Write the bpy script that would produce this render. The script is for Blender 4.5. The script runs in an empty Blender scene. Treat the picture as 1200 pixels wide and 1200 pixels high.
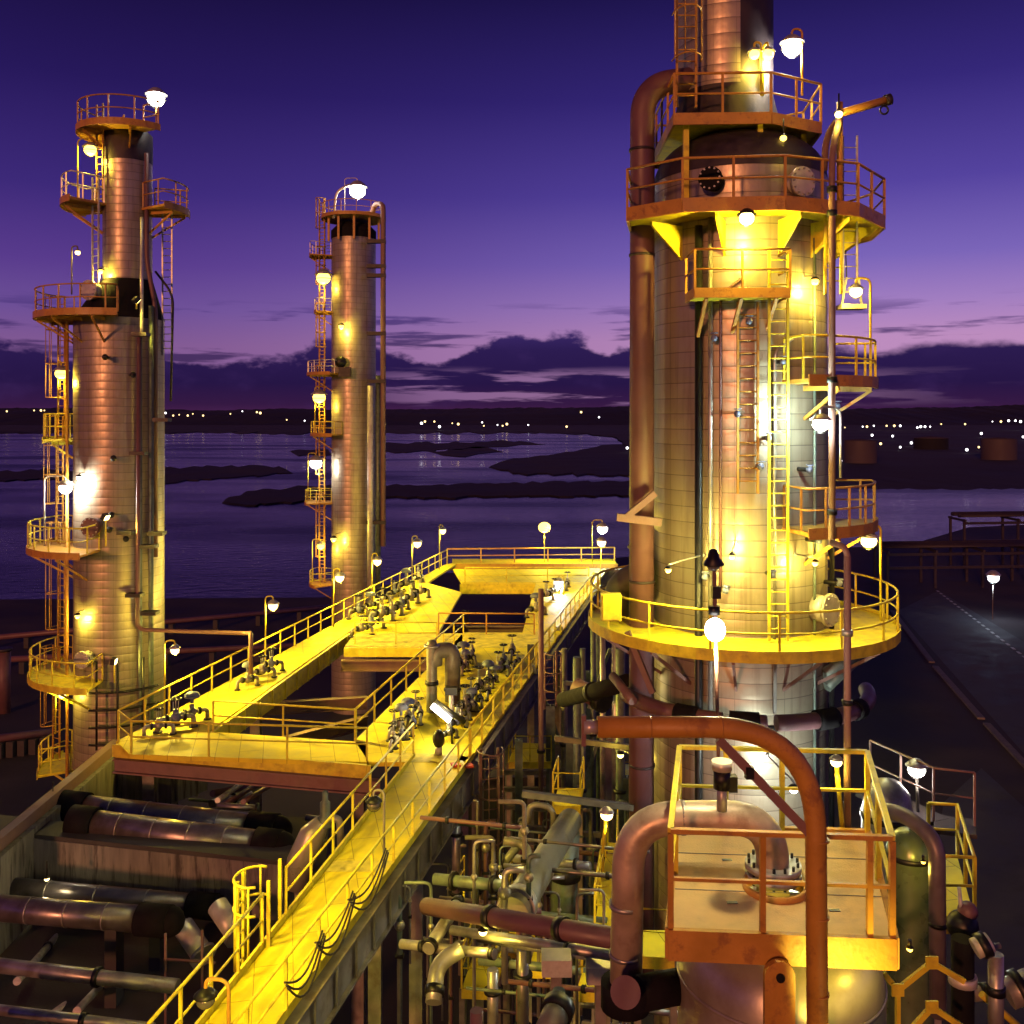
import bpy, math, random
from mathutils import Vector, Matrix
random.seed(7)
sc = bpy.context.scene
COL = sc.collection
R = math.radians
V = Vector
CAMZ = 26.0
F = 1150.0            # focal length measured in pixels of the 1200 px photograph
HZ = 485.0            # horizon row

# ------------------------------------------------------------ camera
cam_d = bpy.data.cameras.new('camera'); cam = bpy.data.objects.new('camera', cam_d)
COL.objects.link(cam); sc.camera = cam
cam.location = (0, 0, CAMZ); cam.rotation_euler = (R(90), 0, 0)
cam_d.sensor_width = 36; cam_d.lens = 36 * F / 1200
cam_d.shift_y = -(600 - HZ) / 1200
cam_d.clip_start = 0.2; cam_d.clip_end = 40000
sc.render.resolution_x = sc.render.resolution_y = 1024

# ------------------------------------------------------------ world: dusk sky with a low cloud bank
def srgb(r, g, b):
    f = lambda c: (c / 255 / 12.92) if c / 255 <= .04045 else ((c / 255 + .055) / 1.055) ** 2.4
    return (f(r), f(g), f(b), 1)
world = bpy.data.worlds.new('World'); sc.world = world; world.use_nodes = True
nt = world.node_tree; nt.nodes.clear()
def N(tree, t, **kw):
    n = tree.nodes.new(t)
    for k, v in kw.items(): setattr(n, k, v)
    return n
def MATH(tree, op, a, b=None, c=None, clamp=False):
    n = N(tree, 'ShaderNodeMath', operation=op); n.use_clamp = clamp
    for i, x in enumerate((a, b, c)):
        if x is None: continue
        if isinstance(x, (int, float)): n.inputs[i].default_value = x
        else: tree.links.new(x, n.inputs[i])
    return n.outputs[0]
def RAMP(tree, fac, stops, interp='LINEAR'):
    n = N(tree, 'ShaderNodeValToRGB'); cr = n.color_ramp; cr.interpolation = interp
    while len(cr.elements) < len(stops): cr.elements.new(.5)
    for e, (p, c) in zip(cr.elements, stops): e.position = p; e.color = c
    tree.links.new(fac, n.inputs[0]); return n.outputs[0]
def MIX(tree, fac, a, b, mode='MIX'):
    n = N(tree, 'ShaderNodeMix', data_type='RGBA', blend_type=mode)
    for s, x in ((0, fac), (6, a), (7, b)):
        if isinstance(x, (int, float)): n.inputs[s].default_value = x
        elif isinstance(x, tuple): n.inputs[s].default_value = x
        else: tree.links.new(x, n.inputs[s])
    return n.outputs[2]
def SMOOTH(tree, x, lo, hi):
    n = N(tree, 'ShaderNodeMapRange', interpolation_type='SMOOTHSTEP')
    n.inputs[1].default_value = lo; n.inputs[2].default_value = hi
    tree.links.new(x, n.inputs[0]); return n.outputs[0]
tc = N(nt, 'ShaderNodeTexCoord'); sx = N(nt, 'ShaderNodeSeparateXYZ'); nt.links.new(tc.outputs['Generated'], sx.inputs[0])
gx, gy, gz = sx.outputs
az = MATH(nt, 'ARCTAN2', gx, gy)
hor = MATH(nt, 'SQRT', MATH(nt, 'ADD', MATH(nt, 'MULTIPLY', gx, gx), MATH(nt, 'MULTIPLY', gy, gy)))
ev = MATH(nt, 'ARCTAN2', gz, hor)                        # elevation angle
evn = MATH(nt, 'MULTIPLY', ev, 1 / .6, clamp=True)
el = lambda y: math.atan((HZ - y) / F) / .6
S = 1.0
sky_l = RAMP(nt, evn, [(0, srgb(128, 88, 140)), (el(410), srgb(128, 88, 146)), (el(370), srgb(108, 78, 150)), (el(320), srgb(88, 58, 140)),
                       (el(240), srgb(60, 40, 120)), (el(120), srgb(38, 23, 90)), (el(0), srgb(24, 13, 62)), (1, srgb(20, 12, 56))])
sky_r = RAMP(nt, evn, [(0, srgb(190, 140, 185)), (el(400), srgb(188, 140, 190)), (el(360), srgb(160, 125, 192)), (el(310), srgb(122, 100, 184)),
                       (el(230), srgb(84, 66, 158)), (el(120), srgb(52, 38, 120)), (el(0), srgb(30, 20, 80)), (1, srgb(22, 15, 66))])
fr = SMOOTH(nt, az, -.42, .38)
sky = MIX(nt, fr, sky_l, sky_r)
# cloud bank
cmb = N(nt, 'ShaderNodeCombineXYZ'); nt.links.new(MATH(nt, 'MULTIPLY', az, 9.0), cmb.inputs[0]); nt.links.new(MATH(nt, 'MULTIPLY', ev, 17.0), cmb.inputs[1])
nz = N(nt, 'ShaderNodeTexNoise'); nz.inputs['Scale'].default_value = 1.45; nz.inputs['Detail'].default_value = 9; nz.inputs['Roughness'].default_value = .56
nt.links.new(cmb.outputs[0], nz.inputs['Vector'])
azp = lambda x: (math.atan((x - 600) / F) + .6) / 1.2
azn = MATH(nt, 'MULTIPLY', MATH(nt, 'ADD', az, .6), 1 / 1.2, clamp=True)
g = lambda y: (lambda t: (t, t, t, 1))((math.atan((HZ - y) / F)) * 5)
top = RAMP(nt, azn, [(0, g(412)), (azp(40), g(412)), (azp(150), g(424)), (azp(250), g(424)), (azp(320), g(428)), (azp(390), g(405)), (azp(450), g(410)), (azp(520), g(417)),
                     (azp(570), g(398)), (azp(660), g(386)), (azp(720), g(404)), (azp(820), g(410)), (azp(1000), g(412)), (azp(1150), g(408)), (1, g(410))], 'EASE')
top = MATH(nt, 'MULTIPLY', top, .2)
lamt = MATH(nt, 'SUBTRACT', .075, MATH(nt, 'MULTIPLY', SMOOTH(nt, az, .2, .36), .045))
lump = MATH(nt, 'MULTIPLY', MATH(nt, 'SUBTRACT', nz.outputs[0], .5), lamt)
d = MATH(nt, 'SUBTRACT', MATH(nt, 'ADD', top, lump), ev)
bank = SMOOTH(nt, d, -.002, .0065)
# thin streaks above the bank and pink slots in it (flattened noise)
cm2 = N(nt, 'ShaderNodeCombineXYZ'); nt.links.new(MATH(nt, 'MULTIPLY', az, 5.0), cm2.inputs[0]); nt.links.new(MATH(nt, 'MULTIPLY', ev, 52.0), cm2.inputs[1]); cm2.inputs[2].default_value = 3.3
n2 = N(nt, 'ShaderNodeTexNoise'); n2.inputs['Scale'].default_value = 1.6; n2.inputs['Detail'].default_value = 7; n2.inputs['Roughness'].default_value = .55
nt.links.new(cm2.outputs[0], n2.inputs['Vector'])
above = MATH(nt, 'MULTIPLY', SMOOTH(nt, ev, .118, .092), 1.0)
streak = MATH(nt, 'MULTIPLY', SMOOTH(nt, n2.outputs[0], .52, .64), above)
slotband = MATH(nt, 'MULTIPLY', SMOOTH(nt, ev, .006, .014), SMOOTH(nt, ev, .05, .035))
slotaz = MATH(nt, 'MULTIPLY', SMOOTH(nt, az, -.22, -.06), SMOOTH(nt, az, .5, .1))
slot = MATH(nt, 'MULTIPLY', MATH(nt, 'MULTIPLY', slotband, slotaz), SMOOTH(nt, n2.outputs[0], .50, .60))
mask = MATH(nt, 'MULTIPLY', MATH(nt, 'MAXIMUM', bank, MATH(nt, 'MULTIPLY', streak, .8)), MATH(nt, 'SUBTRACT', 1.0, MATH(nt, 'MULTIPLY', slot, .65)))
cloudc = RAMP(nt, evn, [(0, srgb(70, 32, 74)), (el(474), srgb(52, 24, 66)), (el(450), srgb(36, 19, 68)), (el(410), srgb(42, 25, 80)), (el(370), srgb(66, 46, 116)), (1, srgb(60, 44, 110))])
cloudc = MIX(nt, MATH(nt, 'MULTIPLY', SMOOTH(nt, nz.outputs[0], .5, .75), .3), cloudc, srgb(70, 44, 104))
skyc = MIX(nt, mask, sky, cloudc)
nish = N(nt, 'ShaderNodeTexSky'); nish.sky_type = 'NISHITA'; nish.sun_disc = False
nish.sun_elevation = R(4); nish.sun_rotation = R(180 + 22)
bg1 = N(nt, 'ShaderNodeBackground'); nt.links.new(skyc, bg1.inputs[0]); bg1.inputs[1].default_value = S
bg2 = N(nt, 'ShaderNodeBackground'); nt.links.new(nish.outputs[0], bg2.inputs[0]); bg2.inputs[1].default_value = .0006
ad = N(nt, 'ShaderNodeAddShader'); nt.links.new(bg1.outputs[0], ad.inputs[0]); nt.links.new(bg2.outputs[0], ad.inputs[1])
wo = N(nt, 'ShaderNodeOutputWorld'); nt.links.new(ad.outputs[0], wo.inputs[0])
world.cycles.sampling_method = 'MANUAL'; world.cycles.sample_map_resolution = 512

# ------------------------------------------------------------ the last warm light, low behind the viewer
sun_d = bpy.data.lights.new('sun', 'SUN'); sun = bpy.data.objects.new('sun', sun_d); COL.objects.link(sun)
sun_d.energy = 1.7; sun_d.angle = R(4); sun_d.color = (1, .34, .14)
sdir = V((-math.sin(R(22)) * math.cos(R(9)), -math.cos(R(22)) * math.cos(R(9)), math.sin(R(9))))
sun.rotation_euler = sdir.to_track_quat('Z', 'Y').to_euler()
sc.view_settings.view_transform = 'Standard'; sc.view_settings.look = 'None'
sc.view_settings.exposure = 0.0; sc.view_settings.gamma = 1
sc.cycles.max_bounces = 6; sc.cycles.diffuse_bounces = 3; sc.cycles.glossy_bounces = 3
sc.cycles.sample_clamp_indirect = 3; sc.cycles.use_denoising = True
sc.cycles.caustics_reflective = False; sc.cycles.caustics_refractive = False

# ------------------------------------------------------------ helpers
def P(x, y, D):
    return V(((x - 600) / F * D, D, CAMZ + (HZ - y) / F * D))
def G(x, y, z):                                         # pixel -> point on the level plane z
    D = (z - CAMZ) * F / (HZ - y); return P(x, y, D)

class MB:
    def __init__(s): s.v = []; s.f = []; s.sm = []
    def add(s, vs, fs, smooth=False):
        o = len(s.v); s.v += [V(p) for p in vs]
        s.f += [tuple(i + o for i in f) for f in fs]; s.sm += [smooth] * len(fs); return s
    def box(s, c, size, rz=0):
        x, y, z = [a / 2 for a in size]; m = Matrix.Rotation(rz, 3, 'Z')
        vs = [V(c) + m @ V((i * x, j * y, k * z)) for i in (-1, 1) for j in (-1, 1) for k in (-1, 1)]
        return s.add(vs, [(0, 1, 3, 2), (4, 6, 7, 5), (0, 4, 5, 1), (2, 3, 7, 6), (0, 2, 6, 4), (1, 5, 7, 3)])
    def beam(s, a, b, w, h, up=V((0, 0, 1))):
        a, b = V(a), V(b); d = (b - a).normalized()
        if abs(d.dot(up)) > .95: up = V((0, 1, 0))
        r = d.cross(up).normalized(); u = r.cross(d)
        vs = [p + r * i * w / 2 + u * j * h / 2 for p in (a, b) for i in (-1, 1) for j in (-1, 1)]
        return s.add(vs, [(0, 1, 3, 2), (4, 6, 7, 5), (0, 4, 5, 1), (2, 3, 7, 6), (0, 2, 6, 4), (1, 5, 7, 3)])
    def ibeam(s, a, b, w, h, t=.03):
        up = V((0, 0, 1)); a, b = V(a), V(b); dd = (b - a).normalized()
        if abs(dd.dot(up)) > .95: up = V((0, 1, 0))
        r = dd.cross(up).normalized(); u = r.cross(dd)
        s.beam(a + u * (h / 2 - t / 2), b + u * (h / 2 - t / 2), w, t); s.beam(a - u * (h / 2 - t / 2), b - u * (h / 2 - t / 2), w, t)
        return s.beam(a, b, t, h - 2 * t)
    def tube(s, pts, r, n=10, caps=True, radii=None):
        pts = [V(p) for p in pts]; m = len(pts)
        tang = []
        for i in range(m):
            t = (pts[min(i + 1, m - 1)] - pts[max(i - 1, 0)]); tang.append(t.normalized())
        up = V((0, 0, 1)) if abs(tang[0].z) < .9 else V((0, 1, 0))
        a = tang[0].cross(up).normalized(); vs = []
        for i in range(m):
            a = (a - tang[i] * a.dot(tang[i])).normalized(); b = tang[i].cross(a)
            rr = radii[i] if radii else r
            vs += [pts[i] + (a * math.cos(2 * math.pi * k / n) + b * math.sin(2 * math.pi * k / n)) * rr for k in range(n)]
        fs = [(i * n + k, i * n + (k + 1) % n, (i + 1) * n + (k + 1) % n, (i + 1) * n + k) for i in range(m - 1) for k in range(n)]
        s.add(vs, fs, True)
        if caps:
            o = len(s.v) - m * n
            s.f.append(tuple(o + k for k in range(n))[::-1]); s.f.append(tuple(o + (m - 1) * n + k for k in range(n))); s.sm += [False, False]
        return s
    def cyl(s, a, b, r, n=12, r2=None):
        return s.tube([a, b], r, n, True, [r, r if r2 is None else r2])
    def lathe(s, c, prof, n=32, smooth=True):           # prof [(r, z)] around vertical axis at c
        c = V(c); vs = []
        for r_, z in prof: vs += [c + V((r_ * math.sin(2 * math.pi * k / n), -r_ * math.cos(2 * math.pi * k / n), z)) for k in range(n)]
        m = len(prof)
        fs = [(i * n + k, i * n + (k + 1) % n, (i + 1) * n + (k + 1) % n, (i + 1) * n + k) for i in range(m - 1) for k in range(n)]
        return s.add(vs, fs, smooth)
    def ring(s, c, nrm, r, t, n=16, m=6):               # torus
        nrm = V(nrm).normalized(); u = nrm.orthogonal().normalized(); w = nrm.cross(u); c = V(c)
        vs = []; fs = []
        for i in range(n):
            a = 2 * math.pi * i / n; d_ = u * math.cos(a) + w * math.sin(a)
            vs += [c + d_ * (r + t * math.cos(2 * math.pi * k / m)) + nrm * t * math.sin(2 * math.pi * k / m) for k in range(m)]
        fs = [(i * m + k, i * m + (k + 1) % m, ((i + 1) % n) * m + (k + 1) % m, ((i + 1) % n) * m + k) for i in range(n) for k in range(m)]
        return s.add(vs, fs, True)
    def ball(s, c, r, n=14, m=8, sc_=(1, 1, 1), z0=-1, z1=1):
        prof = []
        a0, a1 = math.asin(z0), math.asin(z1)
        for i in range(m + 1):
            a = a0 + (a1 - a0) * i / m; prof.append((max(r * math.cos(a), 1e-4) * sc_[0], r * math.sin(a) * sc_[2]))
        return s.lathe(c, prof, n)
    def prism(s, poly, z0, z1):
        n = len(poly); vs = [V((p[0], p[1], z0)) for p in poly] + [V((p[0], p[1], z1)) for p in poly]
        fs = [tuple(range(n))[::-1], tuple(range(n, 2 * n))] + [(i, (i + 1) % n, n + (i + 1) % n, n + i) for i in range(n)]
        return s.add(vs, fs)

ORG = {}
def tag(o, label=None, cat=None, group=None, kind=None):
    if label: o['label'] = label
    if cat: o['category'] = cat
    if group: o['group'] = group
    if kind: o['kind'] = kind
    return o
def thing(name, label, cat, loc=(0, 0, 0), group=None):
    o = bpy.data.objects.new(name, None); COL.objects.link(o); o.location = loc; o.empty_display_size = .2
    ORG[o] = V(loc); return tag(o, label, cat, group)
def part(name, mb, mat, parent=None, label=None, origin=None):
    org = ORG[parent] if parent is not None else V(origin or (0, 0, 0))
    me = bpy.data.meshes.new(name); me.from_pydata([tuple(p - org) for p in mb.v], [], mb.f)
    me.polygons.foreach_set('use_smooth', mb.sm); me.materials.append(mat); me.update()
    o = bpy.data.objects.new(name, me); COL.objects.link(o)
    if parent is not None: o.parent = parent
    else: o.location = org
    ORG[o] = org
    if label: o['label'] = label
    return o
def solo(name, mb, mat, label, cat, group=None, origin=(0, 0, 0)):
    return tag(part(name, mb, mat, None, None, origin), label, cat, group)
def struct(name, mb, mat, kind='structure'):
    return tag(part(name, mb, mat), kind=kind)
def fillet(pts, r, n=6):
    pts = [V(p) for p in pts]; out = [pts[0]]
    for i in range(1, len(pts) - 1):
        a, b, c = pts[i - 1], pts[i], pts[i + 1]; u = a - b; w = c - b
        d_ = min(r, u.length * .49, w.length * .49); p0 = b + u.normalized() * d_; p1 = b + w.normalized() * d_
        for k in range(n + 1):
            t = k / n; out.append(p0 * (1 - t) ** 2 + b * 2 * t * (1 - t) + p1 * t * t)
    out.append(pts[-1]); return out
def arc(c, r, a0, a1, n, z):                            # 0 deg faces the camera side, 90 deg is +X
    return [V((c[0] + r * math.sin(R(a0 + (a1 - a0) * i / n)), c[1] - r * math.cos(R(a0 + (a1 - a0) * i / n)), z)) for i in range(n + 1)]
def resample(pts, step):
    out = [pts[0]]
    for a, b in zip(pts, pts[1:]):
        L = (b - a).length; k = max(1, round(L / step))
        out += [a.lerp(b, j / k) for j in range(1, k + 1)]
    return out

# ------------------------------------------------------------ materials
def mat(name, base, rough=.6, metal=0., noise=.12, nscale=3.0, bump=0., bscale=20., dirt=None, dirt_amt=.5, dscale=1.0, emit=None, estr=0, spec=.5, stretch=None, panel=False):
    m = bpy.data.materials.new(name); m.use_nodes = True; t = m.node_tree; b = t.nodes['Principled BSDF']
    b.inputs['Roughness'].default_value = rough; b.inputs['Metallic'].default_value = metal
    b.inputs['Specular IOR Level'].default_value = spec
    if emit:
        b.inputs['Emission Color'].default_value = (*emit, 1); b.inputs['Emission Strength'].default_value = estr
        b.inputs['Base Color'].default_value = (*base, 1); return m
    tc_ = N(t, 'ShaderNodeTexCoord'); src = tc_.outputs['Object']
    if stretch:
        mp = N(t, 'ShaderNodeMapping'); mp.inputs['Scale'].default_value = stretch; t.links.new(src, mp.inputs[0]); src = mp.outputs[0]
    n1 = N(t, 'ShaderNodeTexNoise'); n1.inputs['Scale'].default_value = nscale; n1.inputs['Detail'].default_value = 6
    t.links.new(src, n1.inputs['Vector'])
    lo = tuple(c * (1 - noise * 2) for c in base) + (1,); hi = tuple(min(1, c * (1 + noise * 1.6)) for c in base) + (1,)
    col = RAMP(t, n1.outputs[0], [(.3, lo), (.7, hi)])
    if dirt:
        n3 = N(t, 'ShaderNodeTexNoise'); n3.inputs['Scale'].default_value = dscale; n3.inputs['Detail'].default_value = 8; n3.inputs['Roughness'].default_value = .65
        t.links.new(src, n3.inputs['Vector'])
        col = MIX(t, MATH(t, 'MULTIPLY', SMOOTH(t, n3.outputs[0], .5, .68), dirt_amt), col, (*dirt, 1))
    t.links.new(col, b.inputs['Base Color'])
    rr = RAMP(t, n1.outputs[0], [(.3, (rough * .8,) * 3 + (1,)), (.7, (min(1, rough * 1.2),) * 3 + (1,))]); t.links.new(rr, b.inputs['Roughness'])
    if panel:
        br = N(t, 'ShaderNodeTexBrick'); br.offset = .5; mp2 = N(t, 'ShaderNodeMapping'); mp2.inputs['Rotation'].default_value = (0, 0, R(77)); t.links.new(tc_.outputs['Object'], mp2.inputs[0]); t.links.new(mp2.outputs[0], br.inputs['Vector'])
        br.inputs['Scale'].default_value = 1; br.inputs['Brick Width'].default_value = 2.2; br.inputs['Row Height'].default_value = .75; br.inputs['Mortar Size'].default_value = .009
        br.inputs['Color1'].default_value = (.93, .93, .93, 1); br.inputs['Color2'].default_value = (1, 1, 1, 1); br.inputs['Mortar'].default_value = (.42, .36, .3, 1)
        col = MIX(t, 1.0, col, br.outputs['Color'], 'MULTIPLY'); t.links.new(col, b.inputs['Base Color'])
    if bump:
        n4 = N(t, 'ShaderNodeTexNoise'); n4.inputs['Scale'].default_value = bscale; n4.inputs['Detail'].default_value = 5
        t.links.new(src, n4.inputs['Vector']); bp = N(t, 'ShaderNodeBump'); bp.inputs['Strength'].default_value = bump; bp.inputs['Distance'].default_value = .02
        t.links.new(n4.outputs[0], bp.inputs['Height']); t.links.new(bp.outputs[0], b.inputs['Normal'])
    return m

def cladding(name, radius, sheet_w=.9, sheet_h=.33, base=(.36, .315, .235), rough=.40, metal=.52, line=.5):
    """aluminium lagging: overlapping sheets in courses round a vertical axis through the object's origin"""
    m = bpy.data.materials.new(name); m.use_nodes = True; t = m.node_tree; b = t.nodes['Principled BSDF']
    tc_ = N(t, 'ShaderNodeTexCoord'); s_ = N(t, 'ShaderNodeSeparateXYZ'); t.links.new(tc_.outputs['Object'], s_.inputs[0])
    ang = MATH(t, 'MULTIPLY', MATH(t, 'ARCTAN2', s_.outputs[0], s_.outputs[1]), radius)
    cb = N(t, 'ShaderNodeCombineXYZ'); t.links.new(ang, cb.inputs[0]); t.links.new(s_.outputs[2], cb.inputs[1])
    br = N(t, 'ShaderNodeTexBrick'); br.offset = .5; t.links.new(cb.outputs[0], br.inputs['Vector'])
    br.inputs['Scale'].default_value = 1; br.inputs['Brick Width'].default_value = sheet_w; br.inputs['Row Height'].default_value = sheet_h
    br.inputs['Mortar Size'].default_value = .004; br.inputs['Mortar Smooth'].default_value = .4; br.inputs['Bias'].default_value = 0
    br.inputs['Color1'].default_value = (*[c * .9 for c in base], 1); br.inputs['Color2'].default_value = (*[min(1, c * 1.08) for c in base], 1)
    br.inputs['Mortar'].default_value = (*[c * line for c in base], 1)
    fz = MATH(t, 'ABSOLUTE', MATH(t, 'SUBTRACT', MATH(t, 'FRACT', MATH(t, 'DIVIDE', s_.outputs[2], sheet_h)), .5))
    hl = SMOOTH(t, fz, .455, .49)
    fa = MATH(t, 'ABSOLUTE', MATH(t, 'SUBTRACT', MATH(t, 'FRACT', MATH(t, 'DIVIDE', ang, sheet_w * .5)), .5))
    vl = MATH(t, 'MULTIPLY', SMOOTH(t, fa, .475, .495), .45)
    lines = MATH(t, 'MAXIMUM', hl, vl)
    n1 = N(t, 'ShaderNodeTexNoise'); n1.inputs['Scale'].default_value = 1.3; n1.inputs['Detail'].default_value = 7; n1.inputs['Roughness'].default_value = .65
    mp = N(t, 'ShaderNodeMapping'); mp.inputs['Scale'].default_value = (1.6, 1.6, .5); t.links.new(tc_.outputs['Object'], mp.inputs[0]); t.links.new(mp.outputs[0], n1.inputs['Vector'])
    col = MIX(t, MATH(t, 'MULTIPLY', SMOOTH(t, n1.outputs[0], .45, .72), .35), br.outputs['Color'], (.20, .13, .09, 1))
    n6 = N(t, 'ShaderNodeTexNoise'); n6.inputs['Scale'].default_value = 2.2; n6.inputs['Detail'].default_value = 5
    mp6 = N(t, 'ShaderNodeMapping'); mp6.inputs['Scale'].default_value = (3, 3, .12); t.links.new(tc_.outputs['Object'], mp6.inputs[0]); t.links.new(mp6.outputs[0], n6.inputs['Vector'])
    col = MIX(t, MATH(t, 'MULTIPLY', SMOOTH(t, n6.outputs[0], .5, .7), .35), col, (.13, .09, .07, 1))
    col = MIX(t, MATH(t, 'MULTIPLY', lines, line), col, (.06, .045, .04, 1))
    t.links.new(col, b.inputs['Base Color']); b.inputs['Metallic'].default_value = metal
    rr = RAMP(t, n1.outputs[0], [(.3, (rough * .8,) * 3 + (1,)), (.75, (rough * 1.35,) * 3 + (1,))]); t.links.new(rr, b.inputs['Roughness'])
    # each course bulges slightly between its laps, and the sheets are a little dented
    fr_ = MATH(t, 'FRACT', MATH(t, 'DIVIDE', s_.outputs[2], sheet_h))
    bul = MATH(t, 'SUBTRACT', 1.0, MATH(t, 'POWER', MATH(t, 'ABSOLUTE', MATH(t, 'SUBTRACT', MATH(t, 'MULTIPLY', fr_, 2), 1)), 3))
    n5 = N(t, 'ShaderNodeTexNoise'); n5.inputs['Scale'].default_value = 2.6; n5.inputs['Detail'].default_value = 3; t.links.new(tc_.outputs['Object'], n5.inputs['Vector'])
    hgt = MATH(t, 'ADD', MATH(t, 'MULTIPLY', bul, .40), MATH(t, 'MULTIPLY', n5.outputs[0], .55))
    bp = N(t, 'ShaderNodeBump'); bp.inputs['Strength'].default_value = .55; bp.inputs['Distance'].default_value = .035
    t.links.new(hgt, bp.inputs['Height']); t.links.new(bp.outputs[0], b.inputs['Normal'])
    return m

M = dict(
    yellow=mat('yellow_paint', (.66, .56, .03), .5, 0, .10, 4, .15, 30, (.22, .12, .03), .5, 2.2),
    deck=mat('yellow_deck_paint', (.76, .63, .015), .62, 0, .08, 1.6, .3, 60, (.55, .42, .03), .3, 1.1, panel=True),
    deckgrey=mat('dull_grey_deck', (.62, .52, .10), .75, 0, .15, 3, .3, 40, (.12, .09, .04), .5, 2),
    buff=mat('buff_deck_plate', (.66, .46, .18), .7, 0, .10, 2, .3, 40, (.30, .20, .10), .5, 1.6),
    girder=mat('grey_girder_paint', (.20, .18, .16), .7, 0, .2, 2, .2, 20, (.10, .06, .04), .6, 1.5),
    pinkbeam=mat('red_oxide_beam', (.20, .115, .10), .65, 0, .12, 2, .2, 20, (.14, .07, .05), .5, 2),
    orange=mat('orange_paint_sunset_tint', (.46, .24, .035), .5, 0, .1, 2.5, .25, 18, (.16, .06, .025), .6, 5),  # davit's own orange; on rails it puts sunset light into yellow paint
    brownpipe=mat('brown_painted_pipe', (.13, .06, .07), .5, 0, .1, 1.5, .1, 20, (.16, .07, .05), .4, 1.2),
    steel=mat('galvanised_steel', (.40, .40, .40), .45, .5, .15, 6),
    pale=mat('pale_lagging', (.58, .56, .50), .45, .35, .1, 3, .1, 18, (.30, .25, .20), .4, 2),
    pipe=mat('pipe_lagging', (.38, .37, .35), .38, .6, .14, 2.5, .15, 14, (.18, .13, .10), .5, 1.8),
    teal=mat('greenish_steel', (.13, .17, .15), .5, .3, .2, 3, .15, 20, (.08, .07, .06), .5, 2),
    dark=mat('black_lagging', (.010, .009, .011), .9, 0, .2, 4, .2, 20, spec=.15),
    darkcone=mat('dark_bitumen_coat', (.03, .022, .028), .55, .1, .2, 3, .15, 16),
    black=mat('black_metal', (.012, .012, .013), .45, .3, .2, 6),
    valve=mat('valve_body', (.34, .31, .24), .42, .6, .2, 8, .1, 30),
    bluegrey=mat('blue_grey_paint', (.13, .15, .25), .5, .1, .15, 6),
    redplate=mat('red_plate', (.50, .06, .03), .5, 0, .08, 6),
    whiteplate=mat('white_plate', (.7, .66, .6), .5, 0, .05, 6),
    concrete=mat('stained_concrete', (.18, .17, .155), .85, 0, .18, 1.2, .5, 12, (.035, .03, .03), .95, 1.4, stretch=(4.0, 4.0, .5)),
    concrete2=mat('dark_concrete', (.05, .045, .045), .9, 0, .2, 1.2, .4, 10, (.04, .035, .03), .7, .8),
    shell=mat('exchanger_lagging', (.24, .22, .22), .34, .75, .14, 2.2, .25, 5, (.14, .10, .08), .5, 1.4),
    tan=mat('tan_lagging', (.46, .38, .27), .42, .35, .12, 3, .2, 14, (.24, .16, .10), .6, 2.4),
    duct=mat('olive_lagging', (.19, .18, .14), .45, .3, .16, 3, .15, 16, (.10, .08, .06), .6, 1.8),
    greendrum=mat('green_vessel_paint', (.10, .14, .07), .3, .2, .12, 3),
    drum=mat('vessel_skin', (.42, .39, .32), .33, .45, .1, 1.2, .12, 6, (.22, .16, .10), .5, .8),
    warm=mat('warm_lens', (1, .8, .3), emit=(1, .74, .26), estr=9),
    amber=mat('amber_lens', (1, .7, .2), emit=(1, .66, .10), estr=5),
    white=mat('white_lens', (1, .95, .85), emit=(1, .92, .80), estr=22),
    dim=mat('dim_lens', (1, .8, .5), emit=(1, .72, .34), estr=4),
    farw=mat('far_white_lamp', (1, .95, .8), emit=(.95, .95, 1), estr=4),
    fary=mat('far_warm_lamp', (1, .8, .4), emit=(1, .72, .3), estr=3),
    unlit=mat('unlit_glass', (.10, .09, .09), .12, 0, .05, 5),
)
CLAD_MAIN = cladding('main_column_lagging', 2.32, 1.9, .40)
CLAD_L = cladding('left_column_lagging', 1.8, .8, .34)
CLAD_S = cladding('slim_column_lagging', 1.0, .7, .34)
CLAD_M = cladding('middle_column_lagging', 1.9, .9, .5)

# ------------------------------------------------------------ builders used by many things
def rail_on(parent, pts, h=1.05, step=1.5, r=.028, m=None, closed=False, mid=True, posts=True, name='handrail', toe=None, skip_ends=False):
    """handrail along a deck edge: rails are one part, every post its own"""
    m = m or M['yellow']; pts = [V(p) for p in pts]
    line = pts + ([pts[0]] if closed else [])
    up = V((0, 0, h)); mb = MB(); mb.tube([p + up for p in line], r * 1.15, 6)
    if mid: mb.tube([p + up * .52 for p in line], r * .9, 6)
    hr = part(name, mb, m, parent)
    if toe:
        tb = MB()
        for a, b in zip(line, line[1:]): tb.beam(a + V((0, 0, toe / 2)), b + V((0, 0, toe / 2)), .02, toe)
        part('toe_plate', tb, m, parent)
    if posts:
        ps = resample(line, step)
        if closed: ps = ps[:-1]
        for p in ps:
            part('rail_post', MB().beam(p, p + up, r * 1.9, r * 1.9), m, parent)
    return hr

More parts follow.
